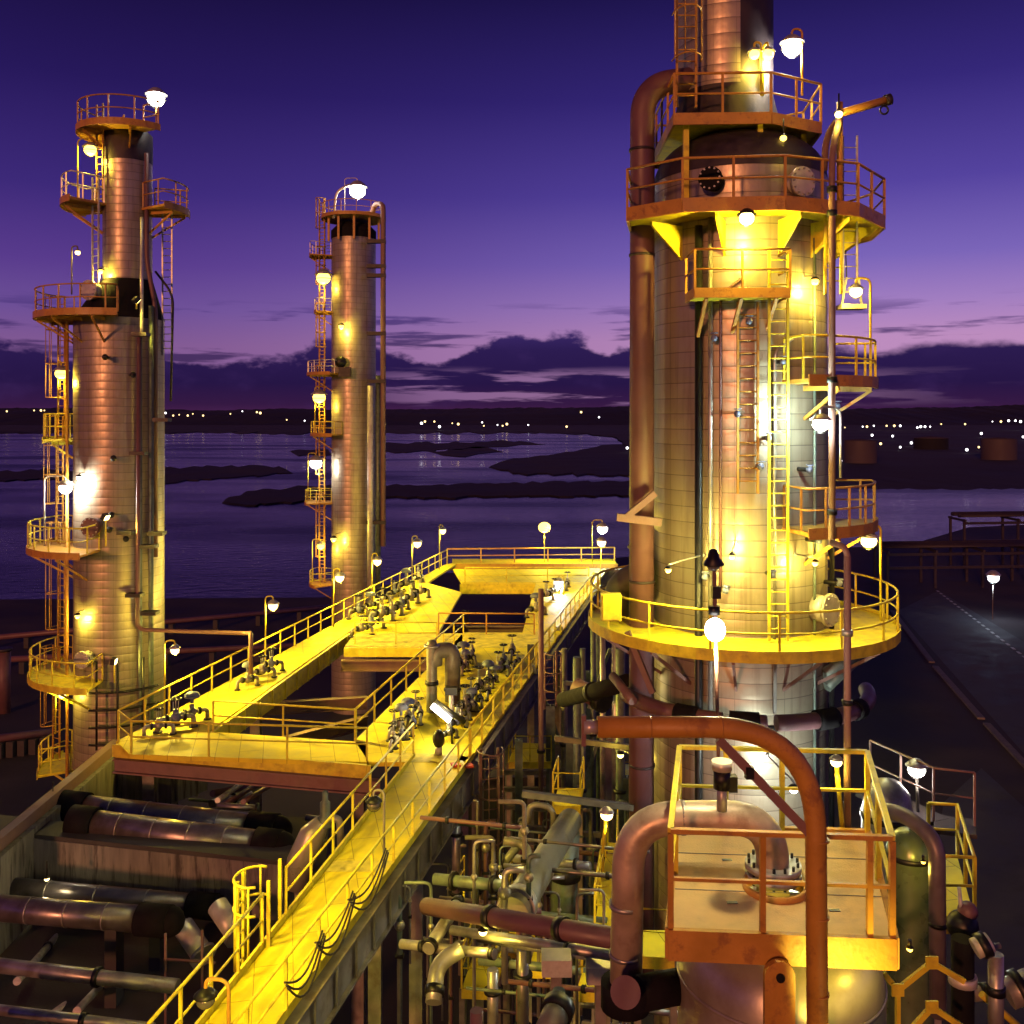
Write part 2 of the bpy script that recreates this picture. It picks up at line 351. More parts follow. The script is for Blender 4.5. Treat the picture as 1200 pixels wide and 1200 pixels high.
def sector(c, r0, r1, a0, a1, z, t=.1, n=14):
    mb = MB(); inner = arc(c, r0, a0, a1, n, 0); outer = arc(c, r1, a0, a1, n, 0)
    for i in range(n):
        q = [inner[i], outer[i], outer[i + 1], inner[i + 1]]
        vs = [V((p.x, p.y, z - t)) for p in q] + [V((p.x, p.y, z)) for p in q]
        fs = [(0, 1, 2, 3), (7, 6, 5, 4), (1, 5, 6, 2), (3, 7, 4, 0)]
        if i == 0: fs.append((0, 4, 5, 1))
        if i == n - 1: fs.append((2, 6, 7, 3))
        mb.add(vs, fs)
    # rim plate standing proud round the outer edge
    o1 = arc(c, r1 + .02, a0, a1, n, 0); o2 = arc(c, r1 + .05, a0, a1, n, 0)
    for i in range(n):
        q = [o1[i], o2[i], o2[i + 1], o1[i + 1]]
        vs = [V((p.x, p.y, z - t - .08)) for p in q] + [V((p.x, p.y, z + .1)) for p in q]
        mb.add(vs, [(3, 2, 1, 0), (4, 5, 6, 7), (1, 2, 6, 5), (3, 0, 4, 7), (0, 1, 5, 4), (2, 3, 7, 6)])
    return mb
def bracket(c, r0, r1, a, z):
    """slim cantilever strut under a landing: a level arm and a sloping stay"""
    d_ = V((math.sin(R(a)), -math.cos(R(a)), 0)); c = V((c[0], c[1], 0)); k = (r1 - r0) * .6
    p0 = c + d_ * r0; p1 = c + d_ * (r1 - .12); mb = MB()
    mb.beam(p0 + V((0, 0, z - .2)), p1 + V((0, 0, z - .2)), .07, .14)
    return mb.beam(p0 + V((0, 0, z - .25 - k)), p1 + V((0, 0, z - .24)), .06, .08)
def gusset(c, r0, r1, a, z, drop=.75):
    d_ = V((math.sin(R(a)), -math.cos(R(a)), 0)); c = V((c[0], c[1], 0))
    p0 = c + d_ * r0; p1 = c + d_ * (r1 - .05); mb = MB(); s_ = d_.cross(V((0, 0, 1))) * .03; k = (r1 - r0) * drop
    q = [p0 + V((0, 0, z - .12)), p1 + V((0, 0, z - .12)), p1 + V((0, 0, z - .22)), p0 + V((0, 0, z - .12 - k))]
    return mb.add([p - s_ for p in q] + [p + s_ for p in q], [(0, 1, 2, 3), (7, 6, 5, 4), (0, 4, 5, 1), (1, 5, 6, 2), (2, 6, 7, 3), (3, 7, 4, 0)])
def platform(parent, c, r0, r1, a0, a1, z, deckm=None, railm=None, step=1.0, ends=True, h=1.05, nb=3):
    n = max(4, int(abs(a1 - a0) / 9))
    pf = part('service_platform', sector(c, r0, r1, a0, a1, z, n=n), deckm or M['yellow'], parent)
    line = arc(c, r1 - .03, a0, a1, n, z)
    if ends:
        e0 = V((c[0] + (r0 + .1) * math.sin(R(a0)), c[1] - (r0 + .1) * math.cos(R(a0)), z)); e1 = V((c[0] + (r0 + .1) * math.sin(R(a1)), c[1] - (r0 + .1) * math.cos(R(a1)), z))
        line = [e0] + line + [e1]
    mb = MB(); up = V((0, 0, h)); mb.tube([p + up for p in line], .032, 6); mb.tube([p + up * .5 for p in line], .026, 6)
    part('handrail', mb, railm or M['yellow'], pf)
    tot = sum((b - a).length for a, b in zip(line, line[1:])); k = max(2, round(tot / step)); acc = 0; nxt = 0
    for a, b in zip(line, line[1:]):
        L = (b - a).length
        while nxt <= acc + L + 1e-6 and L > 0:
            p = a.lerp(b, (nxt - acc) / L); part('rail_post', MB().beam(p, p + up, .05, .05), railm or M['yellow'], pf); nxt += tot / k
        acc += L
    for i in range(nb):
        a = a0 + (a1 - a0) * (i + .5) / nb
        part('bracket', bracket(c, r0, r1, a, z), deckm or M['yellow'], pf)
    return pf
def ladder(parent, base, top, w=.45, out=(0, -1, 0), cage=True, m=None, name='ladder', r=.025, cage_from=2.2):
    m = m or M['yellow']; base, top, out = V(base), V(top), V(out).normalized(); side = (top - base).normalized().cross(out).normalized()
    mb = MB(); mb.beam(base + side * w / 2, top + side * w / 2, r * 2.4, r * 2.4, out); mb.beam(base - side * w / 2, top - side * w / 2, r * 2.4, r * 2.4, out)
    L = (top - base).length; n = int(L / .3)
    for i in range(1, n):
        p = base.lerp(top, i / n); mb.tube([p + side * w / 2, p - side * w / 2], r * .8, 5)
    ld = part(name, mb, m, parent)
    if cage and L > cage_from:
        cb = MB(); d_ = (top - base).normalized(); k = max(2, int((L - cage_from) / 1.2))
        for i in range(k + 1):
            p = base + d_ * (cage_from + (L - cage_from) * i / k)
            cb.tube([p + side * (w * .75) * math.cos(t) + out * (.7 * math.sin(t)) for t in [math.pi * j / 8 for j in range(9)]], r * .9, 5)
        for j in (1, 3, 5, 7):
            t = math.pi * j / 8; o_ = side * (w * .75) * math.cos(t) + out * (.7 * math.sin(t))
            cb.tube([base + d_ * cage_from + o_, top + o_], r * .7, 5)
        part('ladder_cage', cb, m, ld)
    return ld
def point(loc, power, color, parent=None, radius=.08, spot=None):
    ld = bpy.data.lights.new('lamp_light', 'SPOT' if spot else 'POINT'); ld.energy = power; ld.color = color; ld.shadow_soft_size = radius
    o = bpy.data.objects.new('lamp_light', ld); COL.objects.link(o)
    org = ORG[parent] if parent is not None else V((0, 0, 0))
    o.location = V(loc) - org
    if parent is not None: o.parent = parent
    if spot:
        ld.spot_size = R(spot[1]); ld.spot_blend = .8
        o.rotation_euler = (V(loc) - V(spot[0])).to_track_quat('Z', 'Y').to_euler()
    return o
SOD = (1, .72, .08); WARMW = (1, .78, .42); WHT = (1, .93, .78); MERC = (.62, 1, .82)
LAMPS = 'lamps lit about the plant'
def flood(label, loc, aim, power, color=SOD, cone=70, mount=None):
    """a box floodlight on a yoke, its glass turned towards what it lights"""
    loc, aim = V(loc), V(aim); d_ = (aim - loc).normalized(); t = thing('flood_lamp', label, 'lamp', loc, LAMPS)
    part('housing', MB().beam(loc - d_ * .12, loc + d_ * .06, .32, .24), M['black'], t)
    part('lens', MB().beam(loc + d_ * .062, loc + d_ * .075, .28, .20), M['warm'], t)
    m_ = V(mount) if mount is not None else loc - V((0, 0, .5))
    part('post', MB().tube([loc - V((0, 0, .1)), m_], .03, 7), M['yellow'], t)
    point(loc + d_ * .16, power, color, t, .12 if power < 2000 else .7, (aim, cone)); return t
def lamp(label, head, post=None, power=120, color=SOD, lens='warm', br=.13, arm=None, group=LAMPS, hood=True, postm=None, radius=.08, hang=.5):
    """post lamp: post from its foot to the arm, a hood, a glowing lens and its light"""
    head = V(head); foot = V(post) if post is not None else head + V((0, 0, .5))
    t = thing('post_lamp' if post is not None else 'hanging_lamp', label, 'lamp', foot, group)
    pm = postm or M['yellow']
    if post is not None:
        topz = head.z + br * 1.6
        if (V((foot.x, foot.y, 0)) - V((head.x, head.y, 0))).length > .12:
            path = fillet([foot, V((foot.x, foot.y, topz + .1)), V((head.x, head.y, topz + .12)), V((head.x, head.y, head.z + br * .9))], .25, 5)
        else:
            path = [foot, V((head.x, head.y + .02, head.z + br * .8))]
        part('post', MB().tube(path, .032, 7), pm, t)
    else:
        near = None
        for cx, cy, cr, z0_, z1_ in ((6.25, 27, 2.32, 0, 32), (-16.8, 42, 1.82, 0, 30), (-16.45, 42, 1.0, 30, 37), (-13.55, 84, 1.88, 0, 41)):
            d_ = V((head.x - cx, head.y - cy, 0))
            if z0_ < head.z < z1_ and d_.length < cr + 2.2 and hang != .34: near = V((cx, cy, head.z + br * 1.9)) + d_.normalized() * (cr - .02)
        if near is not None:
            part('wall_arm', MB().tube(fillet([near, V((head.x, head.y, head.z + br * 1.9)), head + V((0, 0, br * .9))], br, 4), .02, 6).cyl(near, near.lerp(V((head.x, head.y, near.z)), .06), .06, 8), M['steel'], t)
        else: part('hanger', MB().tube([head + V((0, 0, br * .8)), head + V((0, 0, hang))], .022, 6), M['black'], t)
    if hood:
        part('hood', MB().lathe(head, [(.01, br * 1.45), (br * .5, br * 1.35), (br * .95, br * 1.0), (br * 1.4, br * .55), (br * 1.37, br * .52), (br * .9, br * .95)], 14), M['black'] if post is None or lens == 'unlit' else M['steel'], t)
    part('lens', MB().ball(head, br * 1.08, 16, 9, (1, 1, .85)), M[lens], t)
    if br >= .15 and hood: part('guard', MB().ring(head - V((0, 0, br * .1)), (0, 0, 1), br * 1.16, br * .05, 16, 5).ring(head, (0, 1, 0), br * 1.14, br * .05, 16, 5), M['black'], t)
    if power: point(head - V((0, .0, br * 1.35 + radius)), power, color, t, radius)
    return t
def flange(c, axis, r, t=.08, n=18):
    c = V(c); a = V(axis).normalized() * t / 2; return MB().cyl(c - a, c + a, r, n)

# =================================================================== THE SETTING
def sheet(name, poly, z, m, sub=None):
    return struct(name, MB().add([V((p[0], p[1], z)) for p in poly], [tuple(range(len(poly)))]), m)
m_ground = mat('estuary_bed', (.03, .024, .03), .95, 0, .2, .02)
m_site = mat('site_ground', (.035, .028, .032), .92, 0, .3, .15, .4, 2, (.015, .012, .016), .7, .05)
m_asph = mat('asphalt', (.055, .058, .068), .8, 0, .15, .5, .3, 30, (.02, .02, .025), .5, .2)
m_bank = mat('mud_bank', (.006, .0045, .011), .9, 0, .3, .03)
m_kerb = mat('concrete_kerb', (.13, .11, .11), .8, 0, .2, 2)
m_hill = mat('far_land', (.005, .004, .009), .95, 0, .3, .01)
m_line = mat('road_marking', (.34, .37, .36), .6, 0, .1, 4)
sheet('ground', [(-12000, -3000), (12000, -3000), (12000, 30000), (-12000, 30000)], -3, m_ground)
# water
m_w = bpy.data.materials.new('estuary_water'); m_w.use_nodes = True; t_ = m_w.node_tree; b_ = t_.nodes['Principled BSDF']
b_.inputs['Base Color'].default_value = (.004, .002, .016, 1); b_.inputs['Roughness'].default_value = .16; b_.inputs['Specular IOR Level'].default_value = .25; b_.inputs['IOR'].default_value = 1.22
tcw = N(t_, 'ShaderNodeTexCoord')
def wn(scale, sc3, det):
    mp = N(t_, 'ShaderNodeMapping'); mp.inputs['Scale'].default_value = sc3; t_.links.new(tcw.outputs['Object'], mp.inputs[0])
    n = N(t_, 'ShaderNodeTexNoise'); n.inputs['Scale'].default_value = scale; n.inputs['Detail'].default_value = det; t_.links.new(mp.outputs[0], n.inputs['Vector']); return n.outputs[0]
w1 = wn(.35, (1, 1.6, 1), 6); w2 = wn(.012, (.5, 1.4, 1), 5)
bp = N(t_, 'ShaderNodeBump'); bp.inputs['Strength'].default_value = 1; bp.inputs['Distance'].default_value = .2
t_.links.new(w1, bp.inputs['Height']); t_.links.new(bp.outputs[0], b_.inputs['Normal'])
t_.links.new(RAMP(t_, w2, [(.38, (.07, .07, .07, 1)), (.62, (.32, .32, .32, 1))]), b_.inputs['Roughness'])
sheet('water', [(-9000, 60), (9000, 60), (9000, 9000), (-9000, 9000)], 0, m_w)
# plant site: a raised slab with a bank to the water
shore = [G(-500, 706, .8), G(60, 702, .8), G(380, 700, .8), G(520, 672, .8), G(740, 652, .8), G(960, 642, .8), G(1060, 640, .8), G(1135, 618, .8), G(1500, 600, .8), G(2100, 600, .8)]
poly = [(-300, -60), (300, -60)] + [(p.x, p.y) for p in reversed(shore)]
sheet('plant_ground', poly, .8, m_site)
mb = MB(); lo = [V((p.x * 1.02, p.y * 1.02 + 2.5, -.6)) for p in shore]
for i in range(len(shore) - 1): mb.add([shore[i], shore[i + 1], lo[i + 1], lo[i]], [(0, 1, 2, 3)])
struct('shore_bank', mb, m_bank)
# roads on the right
def gp(lst, z): return [(lambda q: (q.x, q.y))(G(x, y, z)) for x, y in lst]
sheet('road', gp([(1052, 716), (1100, 692), (1330, 830), (1330, 1030)], .806), .806, m_asph)
sheet('paved_yard', gp([(1106, 940), (1150, 900), (1500, 1220), (1500, 1600), (1160, 1400), (1090, 1040)], .804), .804, m_asph)
mb = MB()
for a, b in (((1046, 716), (1092, 776)), ((1096, 781), (1150, 842)), ((1156, 848), (1290, 990))): mb.beam(G(*a, .88), G(*b, .88), .55, .16)
struct('road_kerb', mb, m_kerb)
mb = MB(); a, b = G(1098, 692, .82), G(1330, 868, .82)
for i in range(34):
    mb.beam(a.lerp(b, i / 34), a.lerp(b, (i + .5) / 34), .3, .012)
struct('road_markings', mb, m_line)

# sandbars and far shores
def flat_land(name, pts, z0, z1, m, jit=.0, seed=1):
    rnd = random.Random(seed); q = []
    ps = [V((*p, 0)) for p in pts]
    n = len(ps)
    for i in range(n):
        a, b = ps[i], ps[(i + 1) % n]
        k = max(2, int((b - a).length / 9))
        for j in range(k):
            p = a.lerp(b, j / k); q.append((p.x + rnd.uniform(-4, 4) * (j > 0), p.y + rnd.uniform(-1.7, 1.7) * (j > 0)))
    w = [G(x, y, 0) for x, y in q]
    cx = sum(p.x for p in w) / len(w); cy = sum(p.y for p in w) / len(w)
    mb = MB(); n = len(w); vs = [V((p.x, p.y, z0)) for p in w] + [V((p.x + (cx - p.x) * .02, p.y + (cy - p.y) * .02, z1)) for p in w]
    mb.add(vs, [tuple(range(n, 2 * n))] + [(i, (i + 1) % n, n + (i + 1) % n, n + i) for i in range(n)])
    return struct(name, mb, m)
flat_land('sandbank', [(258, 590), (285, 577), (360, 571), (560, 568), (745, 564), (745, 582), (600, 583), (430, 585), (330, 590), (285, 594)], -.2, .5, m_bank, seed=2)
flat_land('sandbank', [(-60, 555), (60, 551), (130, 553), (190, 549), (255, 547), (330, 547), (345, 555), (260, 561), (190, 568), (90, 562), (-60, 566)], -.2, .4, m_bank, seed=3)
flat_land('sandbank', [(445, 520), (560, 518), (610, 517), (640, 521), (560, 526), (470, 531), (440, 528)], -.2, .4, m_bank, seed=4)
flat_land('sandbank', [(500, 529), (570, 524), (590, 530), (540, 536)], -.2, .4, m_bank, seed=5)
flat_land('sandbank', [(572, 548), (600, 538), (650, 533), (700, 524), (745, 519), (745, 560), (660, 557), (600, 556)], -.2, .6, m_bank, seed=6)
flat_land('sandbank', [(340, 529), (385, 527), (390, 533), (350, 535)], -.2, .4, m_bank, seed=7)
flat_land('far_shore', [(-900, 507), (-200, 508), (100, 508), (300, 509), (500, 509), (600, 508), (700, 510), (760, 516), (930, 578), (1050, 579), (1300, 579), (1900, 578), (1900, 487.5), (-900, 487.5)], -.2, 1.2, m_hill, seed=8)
def ridge(name, D, prof, depth, m, seed):
    """a long hill: a real body with a crest line, front slope and back slope"""
    rnd = random.Random(seed); mb = MB(); xs = []
    for (x0, y0), (x1, y1) in zip(prof, prof[1:]):
        k = max(1, int((x1 - x0) / 5))
        for j in range(k): xs.append((x0 + (x1 - x0) * j / k, y0 + (y1 - y0) * j / k + rnd.uniform(-.7, .7)))
    n = len(xs); rows = []
    for f_, h_ in ((0, 0), (.3, .62), (.5, 1), (.75, .7), (1, 0)):
        for x, y in xs:
            p = P(x, y, D); rows.append(V((p.x, p.y + (f_ - .5) * depth, max(p.z * h_, -1 if h_ else -1) if h_ else 0)))
    fs = [(r * n + i, r * n + i + 1, (r + 1) * n + i + 1, (r + 1) * n + i) for r in range(4) for i in range(n - 1)]
    mb.add(rows, fs, True); return struct(name, mb, m)
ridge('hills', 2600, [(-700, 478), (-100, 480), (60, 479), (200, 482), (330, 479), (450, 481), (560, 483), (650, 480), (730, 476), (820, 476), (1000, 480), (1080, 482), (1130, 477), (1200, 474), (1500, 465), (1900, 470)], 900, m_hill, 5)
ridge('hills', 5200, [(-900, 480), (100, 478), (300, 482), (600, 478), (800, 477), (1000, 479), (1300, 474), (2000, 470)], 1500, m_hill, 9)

# lights on the far shore
def ordinal(i):
    w = ['first', 'second', 'third', 'fourth', 'fifth', 'sixth', 'seventh', 'eighth', 'ninth', 'tenth', 'eleventh', 'twelfth', 'thirteenth', 'fourteenth', 'fifteenth',
         'sixteenth', 'seventeenth', 'eighteenth', 'nineteenth', 'twentieth']
    return w[i] if i < 20 else 'twenty ' + w[i - 20]
far = {
 'beyond the water between the screen edge and the tall lagged column': [(8, 482, 1), (40, 481, 1), (48, 481, 1), (52, 481, 1)],
 'on the dark shore between the lagged column and the slim middle column': [(194, 484, 0), (203, 487, 1), (210, 486, 1), (220, 487, 1), (226, 485, 1), (238, 487, 1), (270, 485, 1), (284, 482, 0), (301, 483, 1), (305, 484, 1), (336, 492, 1), (357, 493, 0)],
 'on the dark shore between the slim middle column and the big column': [(451, 497, 1), (494, 496, 0), (498, 494, 1), (509, 494, 1), (515, 500, 0), (530, 496, 1), (537, 497, 1), (565, 495, 0), (567, 499, 1), (583, 498, 0), (589, 499, 1), (594, 497, 1), (619, 498, 0), (664, 500, 1), (681, 483, 1), (702, 489, 0), (735, 525, 0)],
 'on the tank farm shore behind the big column': [(990, 501, 1), (1011, 500, 0), (1016, 500, 1), (1024, 499, 0), (1039, 499, 1), (1048, 499, 1), (1055, 499, 0), (1075, 501, 0), (1079, 500, 0), (1084, 500, 0), (1090, 500, 0), (1103, 497, 1), (1131, 497, 1), (1163, 494, 0),
    (1173, 494, 1), (1182, 493, 0), (1190, 493, 0), (1196, 494, 0), (1022, 510, 0), (1032, 520, 1), (1046, 511, 0), (1055, 524, 0), (1068, 519, 0), (1098, 522, 0), (1133, 527, 0), (1147, 524, 1), (1150, 508, 0), (1199, 512, 0), (986, 540, 0)]}
for where, pts in far.items():
    cnt = {0: 0, 1: 0}
    for x, y, wm in sorted(pts):
        D = 1500 if y < 506 else max(320, min(1100, 29900 / (y + 6 - HZ)))
        r_ = D / 1150 * (random.uniform(.7, 1.6) if y < 506 else random.uniform(1.1, 1.9))
        c = P(x, y, D); lab = f"{'warm yellow' if wm else 'white'} lamp {where}, {ordinal(cnt[wm])} {'yellow' if wm else 'white'} one from its left end"
        lab = lab.replace('between the screen edge and the tall lagged column', 'left of the tall lagged column')
        cnt[wm] += 1
        if len(lab.split()) > 16: lab = lab.replace('on the dark shore ', 'ashore ').replace('on the tank farm shore behind', 'by tanks beyond').replace(' from its left end', ' from left')
        if len(lab.split()) > 16: lab = lab.replace(' one from left', ' from left').replace('lagged ', '').replace('slim ', '')
        solo('shore_lamp', MB().ball(c, r_, 8, 5), M['fary'] if wm else M['farw'], lab, 'lamp', 'lamps far off on the dark shore', origin=c)

# storage tanks on the far right shore
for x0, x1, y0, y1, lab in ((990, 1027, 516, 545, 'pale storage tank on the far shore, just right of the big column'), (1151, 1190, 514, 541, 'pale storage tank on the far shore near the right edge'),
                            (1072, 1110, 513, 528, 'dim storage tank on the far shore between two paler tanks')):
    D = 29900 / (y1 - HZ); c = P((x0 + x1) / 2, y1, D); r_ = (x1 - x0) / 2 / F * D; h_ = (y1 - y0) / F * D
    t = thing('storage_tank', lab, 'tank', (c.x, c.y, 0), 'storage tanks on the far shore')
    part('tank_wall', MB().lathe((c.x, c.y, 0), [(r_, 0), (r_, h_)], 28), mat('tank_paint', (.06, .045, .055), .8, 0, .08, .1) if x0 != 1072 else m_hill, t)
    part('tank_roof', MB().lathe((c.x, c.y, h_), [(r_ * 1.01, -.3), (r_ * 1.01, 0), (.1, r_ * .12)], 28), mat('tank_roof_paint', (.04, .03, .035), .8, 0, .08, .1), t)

# long pipelines on sleepers crossing the site ground on the left, behind the columns
for ((a, b), lab) in ((((-60, 752), (420, 708)), 'long pale pipeline on low supports crossing the site nearest the water'), (((-60, 776), (430, 752)), 'long pale pipeline on low supports, middle of the three beyond the columns'),
                    (((-60, 872), (60, 858)), 'long pale pipeline at the left edge, nearest of those beyond the columns')):
    p0, p1 = G(*a, 2.2), G(*b, 2.2)
    t = thing('pipeline', lab, 'pipeline', p0)
    part('pipe', MB().cyl(p0, p1, .28, 10), M['brownpipe'], t)
    k = 9
    for i in range(k):
        q = p0.lerp(p1, (i + .5) / k); part('support', MB().box((q.x, q.y, 1.3), (.5, .9, 1.26)), M['concrete2'], t)
c = G(5, 835, .8)
t = thing('vent_stack', 'rusty vertical vent stack standing at the left edge beyond the pipelines', 'stack', c)
part('pipe', MB().cyl(c, c + V((0, 0, 5.2)), .5, 14), M['brownpipe'], t); part('cap', MB().cyl(c + V((0, 0, 5.2)), c + V((0, 0, 5.45)), .62, 14), M['darkcone'], t)

# pipe bridge frames in the dark on the right, with a wall of equipment behind
def frame_rack(label, x0, x1, y, h, n, D=None, m=None):
    p0 = G(x0, y, .8); D = p0.y; p1 = V(((x1 - 600) / F * D, D + 3, .8))
    t = thing('pipe_bridge', label, 'pipe bridge', p0)
    for i in range(n):
        q = p0.lerp(p1, i / (n - 1))
        part('column', MB().beam(q, q + V((0, 0, h)), .35, .35), m or M['girder'], t); q2 = q + V((0, 5, 0)); part('column', MB().beam(q2, q2 + V((0, 0, h)), .35, .35), m or M['girder'], t)
        part('cross_beam', MB().beam(q + V((0, -.6, h * .97)), q2 + V((0, .6, h * .97)), .3, .35), m or M['girder'], t)
    for f in (.62, .97):
        part('beam', MB().beam(p0 + V((0, -.2, h * f - .4)), p1 + V((0, -.2, h * f - .4)), .25, .4), m or M['girder'], t)
    for k in range(6):
        part('pipe', MB().cyl(p0 + V((0, .5 + k * .8, h + .4)), p1 + V((0, .5 + k * .8, h + .4)), .14 + .1 * (k % 3), 8), M['darkcone'], t)
    return t
frame_rack('dark steel pipe bridge near the water behind the ring platform lamp', 1040, 1330, 690, 5.5, 6, m=M['darkcone'])
frame_rack('taller dark steel pipe bridge against the water at the right edge', 1130, 1330, 668, 8.2, 4, m=M['darkcone'])
h = G(1160, 905, .8)

# =================================================================== THE BIG COLUMN
MC = (6.25, 27.0); MCR = 2.32
t = thing('distillation_column', 'big lagged metal column with two railed ring platforms and dark dome', 'column', (MC[0], MC[1], .8)); BIG = t
part('column_shell', MB().lathe((*MC, 0), [(MCR, .8), (MCR, 32.35)], 72), CLAD_MAIN, t)
part('dome', MB().lathe((*MC, 32.35), [(MCR + .015, -.05)] + [(MCR * math.cos(a), .02 + 1.35 * math.sin(a)) for a in [R(9 * i) for i in range(11)]], 56), M['darkcone'], t)
part('skirt_ring', MB().lathe((*MC, 18.0), [(MCR + .01, 0), (MCR + .06, .02), (MCR + .06, .14), (MCR + .01, .16)], 56), M['dark'], t)
# upper narrower column
UC = (5.87, 27.0)
uc = part('upper_column', MB().lathe((*UC, 0), [(1.55, 33.55), (1.28, 34.6), (1.28, 42)], 48), M['darkcone'], t)
part('lagging_panel', MB().add([V((UC[0] + 1.30 * math.sin(R(a)), UC[1] - 1.30 * math.cos(R(a)), z)) for z in (34.7, 42) for a in range(-95, 6, 10)],
     [(i, i + 1, 12 + i, 11 + i) for i in range(10)], True), CLAD_MAIN, uc)
# lower ring platform
pf = platform(t, MC, MCR, 4.1, -180, 180, 20.35, M['yellow'], M['yellow'], 1.55, ends=False, h=1.0, nb=0)
for a in (-75, -45, -15, 15, 45, 75, 105, -105): part('bracket', bracket(MC, MCR, 4.1, a, 20.35), M['pinkbeam'], pf)
# upper ring platform, a many-sided deck
UP = [(2.9, 24.7), (4.1, 23.6), (6.5, 23.35), (8.5, 24.1), (9.75, 25.7), (10.05, 27.5), (9.4, 29.6), (7, 30.6), (4.6, 30.4), (3.6, 28.6), (3.2, 26.4)]
zu = 31.1
dk = MB(); dk.prism(UP, zu - .12, zu)
pf2 = part('upper_platform', dk, M['yellow'], t)
eg = MB()
for a, b in zip(UP, UP[1:] + UP[:1]):
    a, b = V((*a, zu - .08)), V((*b, zu - .08)); eg.beam(a, b, .06, .34)
part('edge_beam', eg, M['orange'], pf2)
rail_on(pf2, [(x, y, zu) for x, y in UP], 1.05, 1.3, .03, M['orange'], closed=True)
for a in (-52, -22, 12, 38, 66, 95):
    part('bracket', gusset(MC, MCR, 3.5, a, zu - .1), M['yellow'], pf2)
# square top platform round the foot of the upper column
zt = 33.62; TP = [(4.15, 25.1), (6.6, 25.0), (8.15, 25.9), (8.4, 28.3), (6.8, 29.6), (4.2, 29.6)]
pf3 = part('top_platform', MB().prism(TP, zt - .12, zt), M['yellow'], t)
eg = MB()
for a, b in zip(TP, TP[1:] + TP[:1]): eg.beam(V((*a, zt - .08)), V((*b, zt - .08)), .06, .3)
part('edge_beam', eg, M['orange'], pf3)
rail_on(pf3, [(x, y, zt) for x, y in TP], 1.08, 1.15, .03, M['orange'], closed=True)
for x, y in ((4.5, 25.4), (6.4, 25.35), (7.8, 26.3), (8.1, 28)):
    part('support_post', MB().beam((x, y, zu), (x, y, zt - .13), .14, .14), M['yellow'], pf3)
# small balcony in front
bx0, bx1, by, zb = 4.42, 6.72, 23.72, 28.98
pb = part('balcony', MB().box(((bx0 + bx1) / 2, by + .64, zb - .06), (bx1 - bx0 - .06, 1.2, .12)), M['yellow'], t)
eg = MB(); 
for a, b in (((bx0, by + 1.2), (bx0, by)), ((bx0, by), (bx1, by)), ((bx1, by), (bx1, by + 1.2))): eg.beam(V((*a, zb - .05)), V((*b, zb - .05)), .05, .24)
part('edge_beam', eg, M['orange'], pb)
rail_on(pb, [(bx0, by + 1.2, zb), (bx0, by, zb), (bx1, by, zb), (bx1, by + 1.2, zb)], 1.0, 1.15, .03, M['orange'])
for x in (bx0 + .3, (bx0 + bx1) / 2, bx1 - .3): part('bracket', MB().beam((x, by + .1, zb - .15), (x, by + 1.2, zb - 1.0), .08, .1), M['orange'], pb)
# side balconies on the right
platform(t, MC, MCR, 3.55, 14, 82, 26.85, M['orange'], M['yellow'], .85, nb=2)
platform(t, MC, MCR, 3.55, 14, 84, 23.15, M['orange'], M['orange'], .85, nb=2)
# ladders
ladder(t, (6.57, 24.2, 20.4), (6.57, 24.2, 30.1), .46, (0, -1, 0), True, M['yellow'], cage_from=30)
ladder(t, (5.9, 24.55, 24.0), (5.9, 24.55, 28.8), .5, (0, -1, 0), False, M['orange'])
ladder(t, (4.55, 25.6, 34), (4.55, 25.6, 40), .5, (0, -1, 0), True, M['orange'], cage_from=1.2)
ladder(t, (8.75, 25.4, 29.2), (8.75, 25.4, 33.2), .36, (0, -1, 0), False, M['pale'], r=.018)
ladder(t, (8.05, 24.6, 29.0), (8.05, 24.6, 31.0), .4, (0, -1, 0), False, M['yellow'])
# manholes
def manhole(parent, c, a, z, R0, r=.36, m='pale'):
    d_ = V((math.sin(R(a)), -math.cos(R(a)), 0)); p = V((c[0], c[1], z)) + d_ * R0
    o = part('manhole', MB().cyl(p, p + d_ * .35, r * .82, 22), M[m], parent)
    part('cover', MB().cyl(p + d_ * .35, p + d_ * .45, r, 24), M[m], o)
    bl = MB()
    s_ = d_.cross(V((0, 0, 1)))
    for k in range(12):
        q = p + d_ * .45 + (s_ * math.cos(k * .5236) + V((0, 0, 1)) * math.sin(k * .5236)) * r * .86; bl.cyl(q, q + d_ * .05, .025, 6)
    part('bolt_circle', bl, M['steel'], o); return o
manhole(t, MC, 25, 31.85, MCR - .2, .38, 'pale'); manhole(t, MC, 43, 21.0, MCR, .42, 'pale'); manhole(t, MC, -28, 31.9, MCR, .3, 'dark')
# small pipes running down the shell
def on(c, r, a, z): return V((c[0] + r * math.sin(R(a)), c[1] - r * math.cos(R(a)), z))
part('riser_pipe', MB().tube([on(MC, MCR + .16, -37, 1), on(MC, MCR + .16, -37, 30.8)], .10, 10), M['black'], t)  # added black pipe, stands in for a dark shaded gap along the shell
part('riser_pipe', MB().tube([on(MC, MCR + .12, -30, 18.5), on(MC, MCR + .12, -30, 31)], .06, 8), M['pipe'], t)
part('riser_pipe', MB().tube(fillet([on(MC, MCR + .1, -24, 21.5), on(MC, MCR + .1, -24, 29), on(MC, MCR + .1, -12, 29.4)], .3), .035, 8), M['brownpipe'], t)
part('riser_pipe', MB().tube(fillet([on(MC, MCR + .1, 8, 18.5), on(MC, MCR + .1, 8, 27.6), on(MC, MCR + .1, 20, 27.9)], .3), .045, 8), M['pipe'], t)
part('riser_pipe', MB().tube([on(MC, MCR + .1, 38, 15), on(MC, MCR + .1, 38, 30.5)], .04, 8), M['teal'], t)
